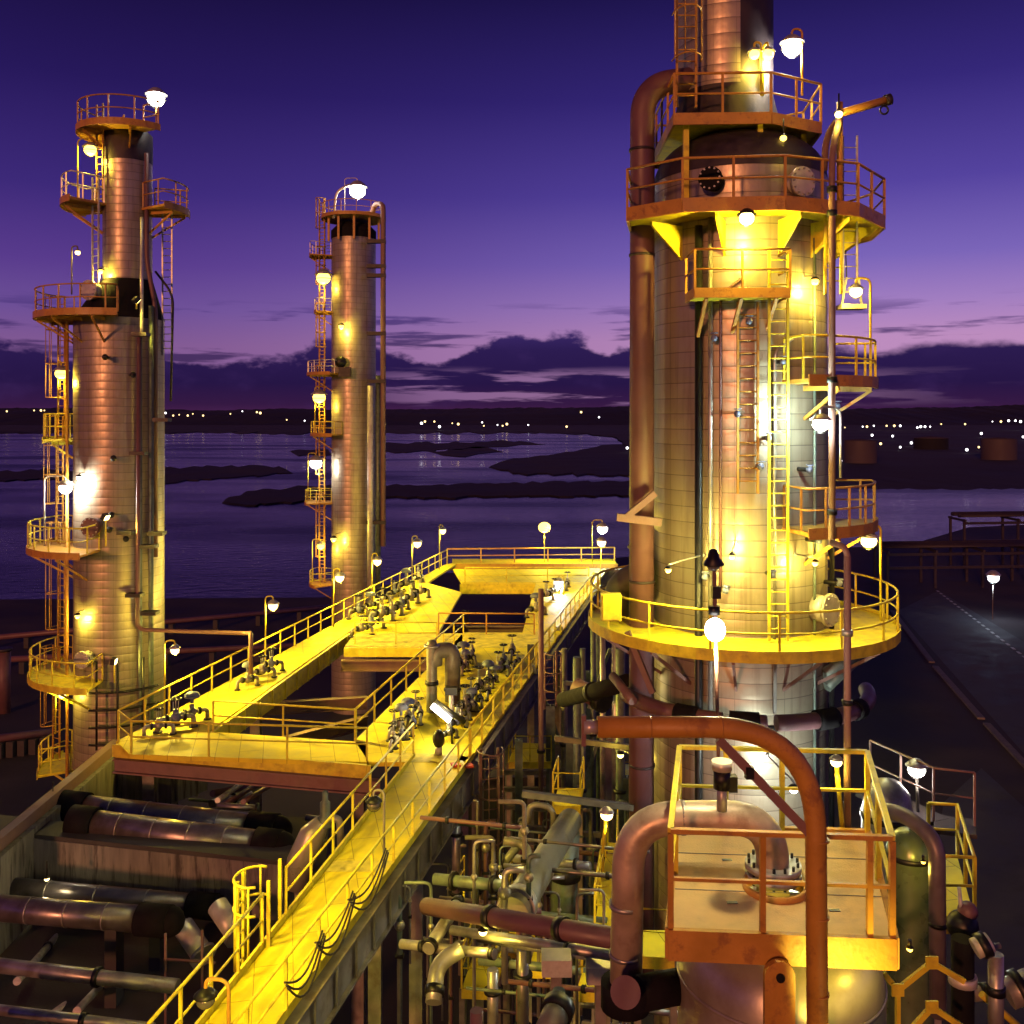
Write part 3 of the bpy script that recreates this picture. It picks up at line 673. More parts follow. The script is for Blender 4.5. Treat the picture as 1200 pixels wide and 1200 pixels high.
part('riser_pipe', MB().tube([on(MC, MCR + .14, 62, 15), on(MC, MCR + .14, 62, 30.5)], .07, 8), M['dark'], t)
for a, z in ((-8, 28.3), (2, 25.4), (-2, 24.7), (10, 27.3), (-20, 21.6), (4, 22.0), (-31, 21.9), (52, 26.2), (-14, 26.0), (26, 24.6), (-26, 27.9), (56, 21.6), (33, 22.8)):
    p = on(MC, MCR, a, z); q = on(MC, MCR + .4, a, z)
    nz_ = part('nozzle', MB().tube([p, q], .055, 8), M['black'], t); part('nozzle_valve', MB().ball(q, .09, 8, 5).ring(q + V((0, -.05, .12)), (0, 0, 1), .09, .015, 10, 5), M['bluegrey'], nz_)
# lifting davit and hooked riser on the right
t = thing('davit_pole', 'tall slim pole with curved hooked top in front of the big column', 'pole', P(975, 640, 23.4))
part('pole', MB().tube(fillet([P(975, 640, 23.4), P(975, 175, 23.4), P(985, 135, 24), P(968, 160, 24.6), P(966, 200, 24.8)], .5, 8), .085, 10), M['pinkbeam'], t)
for y in (250, 222, 445, 600): part('coupling', MB().cyl(P(975, y, 23.4) - V((0, 0, .07)), P(975, y, 23.4) + V((0, 0, .07)), .125, 12), M['black'], t)
t = thing('swing_davit', 'orange swinging davit arm pointing right from the big column top', 'davit', P(985, 200, 24))
part('arm', MB().tube([P(984, 133, 24.1), P(1040, 117, 24.2)], .1, 10), M['orange'], t); part('post', MB().cyl(P(984, 240, 24.1), P(984, 120, 24.1), .08, 10), M['orange'], t)
part('cap', MB().cyl(P(1037, 118, 24.2), P(1044, 116, 24.2), .14, 12), M['darkcone'], t); part('hook', MB().ring(P(1036, 129, 24.2), (0, 1, 0), .1, .025), M['black'], t)
t = thing('overhead_line', 'big brown overhead pipe rising beside the big column and bending into its top', 'pipe', P(751, 1000, 26.2))
part('pipe', MB().tube(fillet([P(751, 1150, 26.2), P(753, 100, 26.2), V((5.2, 26.6, 35.1))], 1.7, 12), .33, 18), M['brownpipe'], t)
for z in (12, 16.6, 21.5, 30.2, 33.0): part('band', MB().cyl((3.47, 26.2, z), (3.47, 26.2, z + .07), .35, 18), M['darkcone'], t)
part('guide_bracket', MB().beam(P(723, 606, 25.6), P(775, 612, 25.6), .16, .2).beam(P(735, 605, 25.6), P(768, 578, 25.6), .14, .16), M['pinkbeam'], t)
# header bent round the column
t = thing('ring_header', 'jointed pink header pipe with black bands bent round the big column', 'pipe', (MC[0], MC[1] - 3.4, 18.6))
zr = 18.55
segs = [arc(MC, 3.35, a, b, 6, zr) for a, b in ((-74, -40), (-36, -20), (-16, -2), (2, 22), (26, 44), (48, 82))]
for s_ in segs: part('pipe', MB().tube(s_, .2, 12), M['brownpipe'], t)
for a, b in ((-40, -30), (-17, -5), (20, 30), (44, 50)): part('black_band', MB().tube(arc(MC, 3.35, a, b, 4, zr), .25, 14), M['dark'], t)
part('stay', MB().beam(P(735, 740, 24.8), P(765, 812, 24.6), .14, .14), M['pinkbeam'], t); part('stay', MB().cyl(P(718, 792, 26), P(742, 822, 25), .12, 10), M['pinkbeam'], t)
for x0, y0, x1, y1 in ((968, 805, 1000, 775), (965, 790, 1003, 768)):
    part('stay', MB().cyl(P(x0, y0, 25.6), P(x1, y1, 25.9), .16, 10), M['teal'], t)
# dark elbow and equipment left of the column, standing on the ring platform's level
t = thing('elbow_pipe', 'thick dark green elbow pipe bending down left of the big column', 'pipe', P(722, 712, 27.5))
part('pipe', MB().tube(fillet([P(722, 730, 27.5), P(722, 684, 27.5), P(765, 668, 27)], .85, 10), .36, 18), mat('dark_green_lagging', (.10, .11, .06), .5, .2, .15, 3), t)
part('collar', MB().cyl(P(755, 672, 27.1), P(760, 670, 27.06), .43, 20), M['darkcone'], t)
t = thing('drain_pot', 'yellow lit upright pot with two collars beside the dark elbow pipe', 'vessel', P(752, 690, 27.6))
c = P(752, 690, 27.8); part('body', MB().lathe(c, [(.05, -.3), (.3, -.2), (.34, 0), (.34, 1.4), (.26, 1.6), (.05, 1.66)], 18), M['pale'], t)
part('collar', MB().cyl(c + V((0, 0, .45)), c + V((0, 0, .6)), .42, 18), M['black'], t); part('collar', MB().cyl(c + V((0, 0, 1.15)), c + V((0, 0, 1.25)), .4, 18), M['black'], t)
for x, y, lab in ((716, 725, 'yellow junction box on the ring platform beside the dark elbow'), (838, 700, None)):
    if lab:
        c = P(x, y, 24.6); t = thing('junction_box', lab, 'box', c); part('box', MB().box(c + V((0, 0, .3)), (.5, .3, .65)), M['yellow'], t); part('lid', MB().box(c + V((0, -.17, .3)), (.44, .03, .58)), M['yellow'], t)
# little hanging access basket on the right with its hoist ropes
t = thing('hoist_basket', 'small yellow basket hanging on two thin ropes right of the big column', 'basket', P(1000, 362, 26))
part('tray', MB().beam(P(983, 360, 26), P(1012, 360, 26), .5, .12), M['pale'], t); part('frame', MB().beam(P(986, 360, 26), P(992, 325, 26), .05, .05).beam(P(1010, 360, 26), P(1006, 325, 26), .05, .05).beam(P(990, 342, 26), P(1008, 342, 26), .05, .05), M['pale'], t)
part('rope', MB().tube([P(992, 325, 26), P(990, 262, 26)], .018, 5), M['black'], t); part('rope', MB().tube([P(1005, 325, 26), P(1005, 262, 26)], .018, 5), M['black'], t)

# =================================================================== THE LEFT COLUMN
LC = V((-16.8, 42.0, 0)); LR = 1.82; LU = V((-16.45, 42.0, 0)); LUR = 1.0
t = thing('distillation_column', 'tall stepped lagged column with black cone, railed landings on its left side', 'column', (LC.x, LC.y, .8))
part('column_shell', MB().lathe((LC.x, LC.y, 0), [(LR, .8), (LR, 30.0)], 60), CLAD_L, t)
part('black_cone', MB().add([V((LC.x + (LR + .02) * math.sin(2 * math.pi * k / 40), LC.y - (LR + .02) * math.cos(2 * math.pi * k / 40), 30.0)) for k in range(40)] +
     [V((LU.x + (LUR + .02) * math.sin(2 * math.pi * k / 40), LU.y - (LUR + .02) * math.cos(2 * math.pi * k / 40), 31.7)) for k in range(40)],
     [(k, (k + 1) % 40, 40 + (k + 1) % 40, 40 + k) for k in range(40)], True), M['dark'], t)
o_ = part('upper_shell', MB().lathe((LU.x, LU.y, 0), [(LUR, 31.7), (LUR, 36.7)], 44), CLAD_S, t); 
part('top_band', MB().lathe((LU.x, LU.y, 0), [(LUR + .02, 36.7), (LUR + .02, 37.9), (.6, 38.3), (.02, 38.4)], 40), M['darkcone'], t)
lc = (LC.x, LC.y); lu = (LU.x, LU.y)
platform(t, lc, LR, 3.5, -118, 2, 15.15, nb=3); platform(t, lc, LR, 3.55, -118, -2, 20.45, M['orange'], M['yellow'], nb=3)
platform(t, lc, LR, 2.95, -112, -62, 24.95, nb=1, step=.6); platform(t, lc, LR, 3.15, -112, -60, 11.1, nb=1, step=.7)
platform(t, lc, LR - .2, 3.3, -115, 20, 30.1, M['orange'], M['orange'], nb=4)
platform(t, lu, LUR, 2.6, -118, -35, 34.85, M['orange'], M['pale'], nb=2); platform(t, lu, LUR, 2.5, 55, 112, 34.7, M['orange'], M['orange'], nb=2)
platform(t, lu, LUR - .1, 2.0, -150, 60, 38.0, M['orange'], M['orange'], nb=3)
for x, z0, z1 in ((66, 11.2, 15.1), (72, 15.3, 20.4), (70, 20.6, 24.9), (72, 25.1, 30)):
    X = (x - 600) / F * 42; ladder(t, (X, 42, z0), (X, 42, z1 + 1), .45, (-.6, -1, 0), True, M['orange'], cage_from=1.6)
X = (112 - 600) / F * 41; ladder(t, (X, 41, 30.2), (X, 41, 35.9), .4, (-.6, -1, 0), False, M['pale']); ladder(t, (X + .1, 41.2, 34.9), (X + .1, 41.2, 39), .4, (-.6, -1, 0), False, M['orange'])
X = (196 - 600) / F * 42; ladder(t, (X, 42, 28.5), (X, 42, 34.6), .4, (0, -1, 0), False, M['steel'])
# fittings and pipes
part('riser_pipe', MB().tube(fillet([P(200, 470, 41.5), P(203, 345, 41.5), P(182, 318, 41.5)], .5), .05, 7), M['black'], t)
part('riser_pipe', MB().tube([on(lc, LR + .25, 58, 3), on(lc, LR + .25, 58, 30.5)], .11, 8), M['teal'], t)
part('riser_pipe', MB().tube([on(lc, LR + .3, 44, 3), on(lc, LR + .3, 44, 29.4)], .08, 8), M['teal'], t)
part('riser_pipe', MB().tube([on(lc, LR + .25, -56, 3), on(lc, LR + .25, -56, 29.8)], .07, 8), M['orange'], t)
part('riser_pipe', MB().tube(fillet([on(lu, LUR + .2, 60, 37), on(lu, LUR + .2, 60, 32.5), on(lc, LR + .2, 66, 30.4), on(lc, LR + .2, 66, 20)], .5), .1, 8), M['brownpipe'], t)
part('riser_pipe', MB().tube([P(166, 255, 40.9), P(166, 393, 40.0)], .07, 8), M['pale'], t)
part('branch_pipe', MB().tube(fillet([P(163, 395, 40), P(161, 738, 40), P(290, 742, 40), P(294, 742, 39), P(294, 790, 39)], .35), .085, 8), M['brownpipe'], t)
for x, y in ((163, 531), (190, 492), (158, 697), (176, 718), (184, 625), (148, 624), (165, 392), (225 - 50, 640)):
    part('clamp', MB().box(P(x, y, 40.05), (.62, .5, .14)), M['black'], t)
for z in (12.6, 13.3, 14.0, 14.7):
    part('hoop', MB().tube([p for p in arc(lc, LR + .5, -8, 62, 8, z)], .05, 6), M['black'], t)
for a in (0, 20, 45): part('hoop_post', MB().tube([on(lc, LR + .5, a, 12.4), on(lc, LR + .5, a, 16)], .05, 6), M['black'], t)
manhole(t, lc, -8, 21.4, LR, .4, 'brownpipe'); manhole(t, lc, -18, 16.0, LR, .35, 'pale'); manhole(t, lc, -22, 31.1, 1.3, .42, 'pale')
for a, z in ((14, 21.9), (12, 21.3), (28, 20.9), (8, 28.3), (35, 27.6), (16, 24.2)):
    p = on(lc, LR, a, z); q = on(lc, LR + .45, a, z); part('nozzle', MB().tube([p, q], .07, 7).ball(q, .13, 8, 5), M['black'], t)

# =================================================================== THE MIDDLE COLUMN
MX = V((-13.55, 84.0, 0)); MR = 1.88; mc_ = (MX.x, MX.y)
t = thing('distillation_column', 'slim distant lagged column with caged ladder landings on its left', 'column', (MX.x, MX.y, .8))
part('column_shell', MB().lathe((*mc_, 0), [(MR, .8), (MR, 40.9)], 48), CLAD_M, t)
part('top_band', MB().lathe((*mc_, 0), [(MR + .03, 40.9), (MR + .03, 41.6), (MR * .7, 42.2), (.02, 42.4)], 40), M['dark'], t)
pf = platform(t, mc_, .1, 2.7, -180, 180, 42.75, M['orange'], M['orange'], 1.3, ends=False, nb=0, h=1.1)
for a in (-60, -25, 10, 45, 80): part('support_post', MB().beam(on(mc_, MR + .35, a, 40.6), on(mc_, MR + .35, a, 42.65), .18, .18), M['orange'], pf)
for z, r1, a0, a1 in ((39.5, 3.7, -112, -66), (34.7, 3.3, -112, -60), (29.4, 3.9, -112, -20), (24.3, 3.6, -112, -20), (18.5, 4.1, -112, -62), (11.6, 3.7, -112, -50)):
    platform(t, mc_, MR, r1, a0, a1, z, M['orange'], M['pale'] if z > 28 else M['yellow'], 1.2, nb=1)
for z0, z1 in ((11.7, 18.4), (18.7, 24.2), (24.4, 29.3), (29.5, 34.6), (34.8, 39.4), (39.6, 43.5)):
    ladder(t, (MX.x - MR - .75, 83.6, z0), (MX.x - MR - .75, 83.6, z1 + .8), .55, (-.5, -1, 0), True, M['orange'], cage_from=2.2, r=.04)
part('vent_pipe', MB().tube(fillet([P(449, 640, 82), P(449, 238, 82), P(438, 240, 83), P(436, 255, 83.5)], 1.2), .22, 12), M['pinkbeam'], t)
part('riser_pipe', MB().tube([P(434, 690, 81.9), P(434, 452, 81.9)], .26, 12), M['pale'], t)
part('riser_pipe', MB().tube([P(443, 690, 82.5), P(443, 440, 82.5)], .22, 12), M['teal'], t)
for y in (447, 612, 283, 312, 323, 391): part('clamp', MB().box(P(441, y, 82), (1.6, .5, .3)), M['black'], t)
part('valve_box', MB().ball(P(399, 424, 81.6), .5, 10, 6).box(P(404, 436, 81.5), (1.0, .4, .8)), M['black'], t)
part('goose_neck', MB().tube(fillet([P(391, 256, 82), P(394, 224, 82), P(410, 216, 82)], 1.4), .1, 8), M['pale'], t)

# =================================================================== THE VALVE DECK AND ITS WALKWAYS (deck level z = 15)
ZD = 15.0
def D2(x, y, z=ZD): return G(x, y, z)
def xy(p): return (p.x, p.y)
def leftx(y): return 463 + .79 * (917 - y)
def rightx(y): return 540 + .728 * (903 - y)
def slab(name, px, parent, m, z1=ZD, t=.14):
    return part(name, MB().prism([xy(D2(x, y, z1)) for x, y in px], z1 - t, z1), m, parent)
def fascia(parent, a, b, h, m, name='girder', off=.0, w=.12, z=ZD, ribs=0):
    mb = MB(); p, q = D2(*a), D2(*b); mb.beam(p + V((0, 0, -h / 2 - .003 + off)), q + V((0, 0, -h / 2 - .003 + off)), w, h)
    if ribs:
        L = (q - p).length; n = int(L / ribs)
        for i in range(n + 1):
            c = p.lerp(q, i / max(1, n)); mb.beam(c + V((0, 0, -.02)), c + V((0, 0, -h)), w + .12, .05)
    return part(name, mb, m, parent)
# --- near walkway
t = thing('walkway', 'long bright yellow walkway running from the foreground up to the valve deck', 'walkway', D2(300, 1100)); W1 = t
y0, y1 = 1420, 886
slab('deck', [(leftx(y0), y0), (rightx(y0), y0), (rightx(y1), y1), (leftx(y1), y1)], t, M['deck'])
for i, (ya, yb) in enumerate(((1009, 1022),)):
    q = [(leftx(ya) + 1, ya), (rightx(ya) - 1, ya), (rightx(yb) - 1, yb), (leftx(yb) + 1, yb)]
    part('grey_strip', MB().prism([xy(D2(x, y)) for x, y in q], ZD + .004, ZD + .012), M['deckgrey'], t)  # thin duller strip laid across the yellow deck
for sgn, fx in ((-1, leftx), (1, rightx)):
    p, q = D2(fx(y0), y0), D2(fx(y1), y1); mb = MB()
    mb.beam(p + V((sgn * .05, 0, .03)), q + V((sgn * .05, 0, .03)), .06, .2); part('edge_strip', mb, M['yellow'], t)
# right girder, deep grey with stiffeners
def edge(fx, y, dx=0, dz=0): p = D2(fx(y), y); return p + V((dx, 0, dz))
mb = MB(); a, b = edge(rightx, y0, .12, -.65), edge(rightx, y1, .12, -.65)
mb.ibeam(a, b, .26, .95, .05); L = (b - a).length
for i in range(int(L / 1.1)): c = a.lerp(b, i * 1.1 / L); mb.beam(c + V((.09, 0, .42)), c + V((.09, 0, -.42)), .03, .12)
part('girder', mb, M['girder'], t)
part('girder', MB().ibeam(edge(leftx, y0, -.1, -.5), edge(leftx, y1, -.1, -.5), .2, .7, .04), M['girder'], t)
mb = MB()
for i in range(14):
    f_ = i / 13; yy = 1380 - (1380 - 900) * f_; mb.beam(edge(leftx, yy, 0, -.3), edge(rightx, yy, 0, -.3), .1, .2)
part('cross_member', mb, M['girder'], t)
# left rail with a gap for the ladder landing
la = [edge(leftx, y, -.04) for y in (1400, 1150)]; lb = [edge(leftx, y, -.04) for y in (1082, 905)]
rail_on(t, [edge(leftx, 1410, -.04), edge(leftx, 1111, -.04)], 1.1, 1.05, .03)
rail_on(t, [edge(leftx, 1076, -.04), edge(leftx, 888, -.04)], 1.1, 1.5, .03)
rail_on(t, [edge(rightx, 1420, .06), edge(rightx, 890, .06)], 1.05, 1.5, .03)
# ladder hoop at the gap
c = edge(leftx, 1094, -.45); mb = MB()
for z in (.6, 1.2): mb.tube([V((c.x + .42 * math.cos(R(a)), c.y + .5 * math.sin(R(a)), ZD + z)) for a in range(70, 291, 20)], .03, 6)
for a in (90, 135, 180, 225, 270): mb.tube([V((c.x + .42 * math.cos(R(a)), c.y + .5 * math.sin(R(a)), ZD - (.8 if a % 90 == 0 else .8))), V((c.x + .42 * math.cos(R(a)), c.y + .5 * math.sin(R(a)), ZD + 1.2))], .026, 6)
hp = part('ladder_hoop', mb, M['yellow'], t)
for dy in (-.5, .5): part('gate_post', MB().beam(c + V((.42, dy, 0)), c + V((.42, dy, 1.35)), .07, .07), M['yellow'], hp)
ladder(t, (c.x - .3, c.y, 9), (c.x - .3, c.y, ZD + 1.2), .42, (-1, 0, 0), False, M['yellow'])
# hose bundles looped on the right rail
for y, k in ((1150, 0), (1200, 1), (1096, 2)):
    p = edge(rightx, y, .1, .75); q = edge(rightx, y - 62, .1, .8); mb = MB()
    for j in range(3):
        pts = [p.lerp(q, s / 10) + V((.05 + .03 * j, 0, -(.35 + .12 * j) * math.sin(math.pi * s / 10) - .05 * j)) for s in range(11)]; mb.tube(pts, .022, 6)
    solo('hose', mb, M['darkcone'], ('dark hose looped on the orange rail of the near walkway', 'dark hose hanging lowest on the orange rail, nearest of the three loops', 'dark hose loop on the orange rail, farthest of the three loops')[k], 'hose', 'hoses looped on the walkway rail', origin=p)
# columns carrying the walkway
for k, y in enumerate((1330, 1120, 960)):
    for fx, s_ in ((leftx, 1), (rightx, -1)):
        p = edge(fx, y); part('column', MB().ibeam((p.x + .25 * s_, p.y, .8), (p.x + .25 * s_, p.y, ZD - 1.1), .35, .35, .04), M['girder'], t)

# --- the deck itself
t = thing('valve_deck', 'wide yellow elevated deck with square openings and yellow handrails', 'platform', D2(500, 820)); VD = t
slab('deck', [(432, 893), (548, 893), (rightx(742), 742), (543, 742), (416, 868)], t, M['deck'])          # wide part
slab('deck', [(612, 742), (rightx(742), 742), (rightx(683), 683), (628, 683)], t, M['deck'])             # strip up to the far end
slab('deck', [(404, 757.4), (542, 757.4), (542, 742.2), (416, 742.2)], t, M['deckgrey'])                       # cross strip, left
slab('deck', [(543, 742), (543, 741), (612, 741), (612, 742)], t, M['deckgrey'])
slab('deck', [(416, 742), (513, 742), (541, 694), (500, 683), (470, 697)], t, M['deck'])                 # valve area on the left arm
slab('deck', [(136, 869), (244, 857), (470, 697.2), (500, 683.2), (538, 658), (520, 662)], t, M['deck'])     # left arm
slab('deck', [(152, 884), (430, 893), (430, 870), (244, 857.3), (137, 869.3)], t, M['deck'])                 # near cross arm
slab('deck', [(531, 667), (541, 682.6), (rightx(683), 682.6), (712, 667)], t, M['deck'])
slab('deck', [(530, 655), (530, 660), (722, 660), (720, 655)], t, M['deck'])
fascia(t, (528, 660.5), (722, 660.5), .5, M['orange'], 'girder', ribs=4)         # far cross arm
slab('grey_band', [(545, 759), (rightx(759) - 2, 759), (rightx(743) - 1, 743), (556, 743)], t, M['deckgrey'], ZD + .012, .008)
slab('grey_band', [(452, 882), (rightx(884) - 16, 884), (rightx(893) - 10, 893), (446, 893)], t, M['deckgrey'], ZD + .012, .008)  # both bands are thin duller sheets laid on the deck
# edge beams: yellow plates where the light falls, oxide girder along the near side
fascia(t, (136, 872), (430, 896), .42, M['yellow'], 'edge_plate', ribs=1.8)
mb = MB(); p, q = D2(136, 872), D2(446, 897); mb.ibeam(p + V((0, -.1, -.66)), q + V((0, -.1, -.66)), .28, .46, .05); part('girder', mb, M['pinkbeam'], t)
fascia(t, (246, 859), (470, 699), .75, M['yellow'], 'edge_plate', ribs=1.3)
fascia(t, (406, 759), (543, 759), .42, M['yellow'], 'edge_plate', ribs=1.5); 
p, q = D2(400, 761), D2(535, 761); part('girder', MB().ibeam(p + V((0, 0, -.75)), q + V((0, 0, -.75)), .28, .5, .05), M['pinkbeam'], t)
fascia(t, (541, 684), (632, 684), .65, M['yellow'], 'edge_plate', ribs=2)
fascia(t, (416, 869), (543, 743), .4, M['girder'], 'edge_plate')
mb = MB(); a, b = D2(rightx(893), 893) + V((.12, 0, -.6)), D2(rightx(683), 683) + V((.12, 0, -.6)); mb.ibeam(a, b, .3, .95, .06)
L = (b - a).length
for i in range(int(L / 1.5)): c = a.lerp(b, i * 1.5 / L); mb.beam(c + V((.09, 0, .45)), c + V((.09, 0, -.45)), .04, .14)
part('girder', mb, M['girder'], t)
# underdeck girders seen through the openings
for (xa, ya), (xb, yb), z in (((246, 800), (430, 790), -1.2), ((520, 735), (640, 735), -.9), ((300, 830), (430, 800), -1.6), ((530, 712), (640, 712), -1.3)):
    part('girder', MB().ibeam(D2(xa, ya) + V((0, 0, z)), D2(xb, yb) + V((0, 0, z)), .3, .5, .05), M['pinkbeam'], t)
# rails
rl = lambda pts, **k: rail_on(t, [D2(x, y) for x, y in pts], **k)
rl([(139, 869), (524, 661)], step=1.55, r=.034)
rl([(139, 870), (154, 883), (430, 892)], step=2.4, r=.03)
rl([(250, 857), (416, 868)], step=2.2, r=.03)
rl([(417, 867), (543, 745)], step=1.9, r=.034)
rl([(514, 743), (626, 744)], step=2.0, r=.036, m=M['orange'])
rl([(545, 684), (690, 684)], step=2.6, r=.042)
rl([(524, 660), (720, 658)], step=2.6, r=.05, m=M['orange'])
rl([(rightx(890) + 1, 890), (rightx(690) + 1, 690)], step=1.6, r=.036)
rl([(416, 755), (512, 755)], step=2.6, r=.03)
for x, y in ((176, 864), (500, 662), (420, 880), (560, 865), (660, 740), (706, 672), (300, 800), (545, 700)):
    p = D2(x, y); part('column', MB().ibeam((p.x, p.y, .8), (p.x, p.y, ZD - .8), .4, .4, .05), M['girder'], t)
# round valve bay near the far end
c = D2(643, 700); part('round_bay', MB().prism([(c.x + .9 * math.cos(R(a)), c.y + 1.8 * math.sin(R(a))) for a in range(0, 360, 20)], ZD + .016, ZD + .03), M['deckgrey'], t)
# hopper shaped bracket under the far right corner
mb = MB(); c = D2(713, 664); mb.add([c + V(v) for v in ((-1.6, 0, -.2), (1.2, 0, -.2), (-.3, 0, -2.8), (-1.0, 0, -2.8), (-1.6, .5, -.2), (1.2, .5, -.2), (-.3, .5, -2.8), (-1.0, .5, -2.8))],
   [(0, 1, 2, 3), (7, 6, 5, 4), (0, 4, 5, 1), (1, 5, 6, 2), (2, 6, 7, 3), (3, 7, 4, 0)]); part('corner_bracket', mb, M['girder'], t)

# --- the valves
def valve(kind, loc, rz, sc_=1.0, i=0):
    """a globe valve on a short flanged run of pipe with its yoke, stem and handwheel"""
    t = bpy.data.objects.new('valve', None); COL.objects.link(t); t.empty_display_size = .2; ORG[t] = V((0, 0, 0))
    part('pipe_run', MB().tube(fillet([(-.62, 0, -.02), (-.62, 0, .42), (.62, 0, .42), (.62, 0, -.02)], .16), .085, 10), M['pipe' if kind == 0 else 'valve'], t)
    for x in (-.3, .3): part('flange', MB().cyl((x - .05, 0, .42), (x + .05, 0, .42), .15, 14), M['black'], t)
    for x in (-.62, .62): part('foot_flange', MB().cyl((x, 0, 0), (x, 0, .04), .16, 12), M['black'], t)
    bd = part('valve_body', MB().ball((0, 0, .42), .19, 12, 8).cyl((0, 0, .5), (0, 0, .72), .1, 10), M['valve'] if kind != 1 else M['bluegrey'], t)
    if kind == 2:
        part('actuator', MB().cyl((0, 0, .78), (0, 0, 1.05), .07, 8).cyl((0, 0, 1.02), (0, 0, 1.12), .3, 18).ball((0, 0, 1.12), .28, 16, 6, (1, 1, .5), 0, 1), M['bluegrey'], t)
    else:
        part('yoke', MB().beam((-.09, 0, .7), (-.09, 0, 1.0), .03, .03).beam((.09, 0, .7), (.09, 0, 1.0), .03, .03).tube([(0, 0, .7), (0, 0, 1.15)], .02, 6), M['steel'], t)
        hw = MB().ring((0, 0, 1.1), (0, 0, 1), .2, .022, 16, 6)
        for a in (0, 60, 120): hw.tube([(.2 * math.cos(R(a)), .2 * math.sin(R(a)), 1.1), (-.2 * math.cos(R(a)), -.2 * math.sin(R(a)), 1.1)], .014, 5)
        part('handwheel', hw, M['black'], t)
    return t
def copy_thing(src, name=None):
    c = src.copy(); COL.objects.link(c)
    for ch in src.children:
        d_ = ch.copy(); COL.objects.link(d_); d_.parent = c
        for g_ in ch.children: e = g_.copy(); COL.objects.link(e); e.parent = d_
    return c
protos = [valve(k, (0, 0, 0), 0) for k in range(3)]; used = [False] * 3
KN = ['pale flanged valve', 'blue bodied valve', 'valve with round blue actuator']
VG = 'valve sets on the yellow deck'
rv = random.Random(3)
def place_valve(k, x, y, rz, s_, where, z=ZD):
    o = protos[k] if not used[k] else copy_thing(protos[k]); used[k] = True
    p = G(x, y, z); o.location = p; s_ *= .84 * rv.uniform(.85, 1.12); o.rotation_euler = (0, 0, R(rz + rv.uniform(-28, 28))); o.scale = (s_, s_, s_ * rv.uniform(.85, 1.2))
    tag(o, KN[k] + ' ' + where, 'valve', VG)
wide = [(1, 470, 872, 70, 1.0, 'nearest the deck opening corner'), (0, 462, 862, 75, 1.05, 'second in the left row'), (2, 478, 850, 75, 1.15, 'third in the left row'), (0, 492, 845, 70, .95, 'beside the arched riser'),
        (0, 545, 838, 60, 1.0, 'nearest in the right row'), (1, 552, 826, 62, 1.05, 'second in the right row'), (0, 561, 815, 62, 1.1, 'third in the right row'), (2, 572, 806, 62, 1.15, 'fourth in the right row'),
        (0, 584, 795, 62, 1.1, 'fifth in the right row'), (1, 590, 784, 62, 1.0, 'sixth in the right row'), (0, 600, 772, 62, 1.1, 'last of the right row'),
        (0, 535, 791, 70, 1.0, 'behind the arched riser'), (2, 543, 781, 70, 1.05, 'second behind the arched riser'), (0, 553, 770, 70, 1.0, 'farthest in the middle row'), (1, 536, 856, 60, .9, 'right of the lit tube lamp'),
        (0, 526, 868, 60, .8, 'just behind the lit tube lamp')]
for v in wide: place_valve(*v)
for i, (x, y) in enumerate(((461, 876), (470, 862), (484, 858), (487, 838), (553, 838), (563, 826), (572, 817), (580, 803), (595, 787), (606, 779), (545, 789), (553, 779), (540, 846))):
    place_valve((i * 2) % 3, x, y, 60 + 25 * (i % 3), .8, ('small one close in by the deck opening corner', 'small one between the first two of the left row', 'small one right of the left row', 'small one at the far end of the left row',
      'small one right of the nearest pair in the right row', 'small one right of the second in the right row', 'small one right of the third in the right row', 'small one right of the fourth in the right row', 'small one right of the fifth in the right row',
      'small one rightmost at the far end of the right row', 'small one nearest behind the arched riser', 'small one farthest behind the arched riser', 'small one between the tube lamp and the right row')[i])
nth = ['nearest', 'second', 'third', 'fourth', 'fifth', 'sixth', 'seventh', 'last']
for i in range(7):
    place_valve(i % 3 if i % 3 != 2 else 0, 424 + i * 11.5, 745 - i * 7.2, 50, 1.25, f'on the left arm, {nth[i]} of its front row')
for i in range(6):
    place_valve((i + 1) % 3, 420 + i * 14, 724 - i * 8.0, 50, 1.2, f'on the left arm, {nth[i]} of its back row')
for i, (x, y) in enumerate(((186, 862), (206, 855), (225, 846), (308, 796), (318, 788), (290, 806))):
    place_valve(i % 3, x, y, 45, 1.05, 'beside the left rail, ' + ('at the near corner', 'second from the near corner', 'third from the near corner', 'middle of the arm', 'next beyond the middle pair', 'just before the middle')[i])
for i, (x, y) in enumerate(((640, 705), (650, 698), (628, 722), (665, 690))):
    place_valve(i % 3, x, y, 60, 1.2, 'by the far end lamp, ' + ('left of the round bay', 'inside the round bay', 'short of the round bay', 'just beyond the round bay')[i])
# tall upright with a thick arched pipe beside it
b0 = D2(506, 834); t = thing('arched_riser', 'pale upright with a thick arched pipe beside it, tallest thing on the deck', 'pipe', b0)
part('upright', MB().lathe(b0, [(.2, 0), (.2, 2.5), (.16, 2.62), (.02, 2.66)], 16), M['duct'], t)
u_ = b0 + V((.75, .3, 0)); part('arch', MB().tube(fillet([u_ + V((0, 0, .3)), u_ + V((0, 0, 2.25)), b0 + V((.1, .1, 2.2)), b0 + V((.1, .1, 1.7))], .55, 8), .29, 18), M['duct'], t)
part('saddle', MB().box(u_ + V((0, 0, .15)), (.9, .9, .3)), M['yellow'], t)
part('band', MB().cyl(b0 + V((0, 0, 1.0)), b0 + V((0, 0, 1.14)), .25, 18), M['black'], t); part('band', MB().cyl(u_ + V((0, 0, .7)), u_ + V((0, 0, .78)), .33, 18), M['black'], t)
part('top_flange', MB().cyl(b0 + V((0, 0, 2.4)), b0 + V((0, 0, 2.48)), .3, 16), M['pipe'], t)
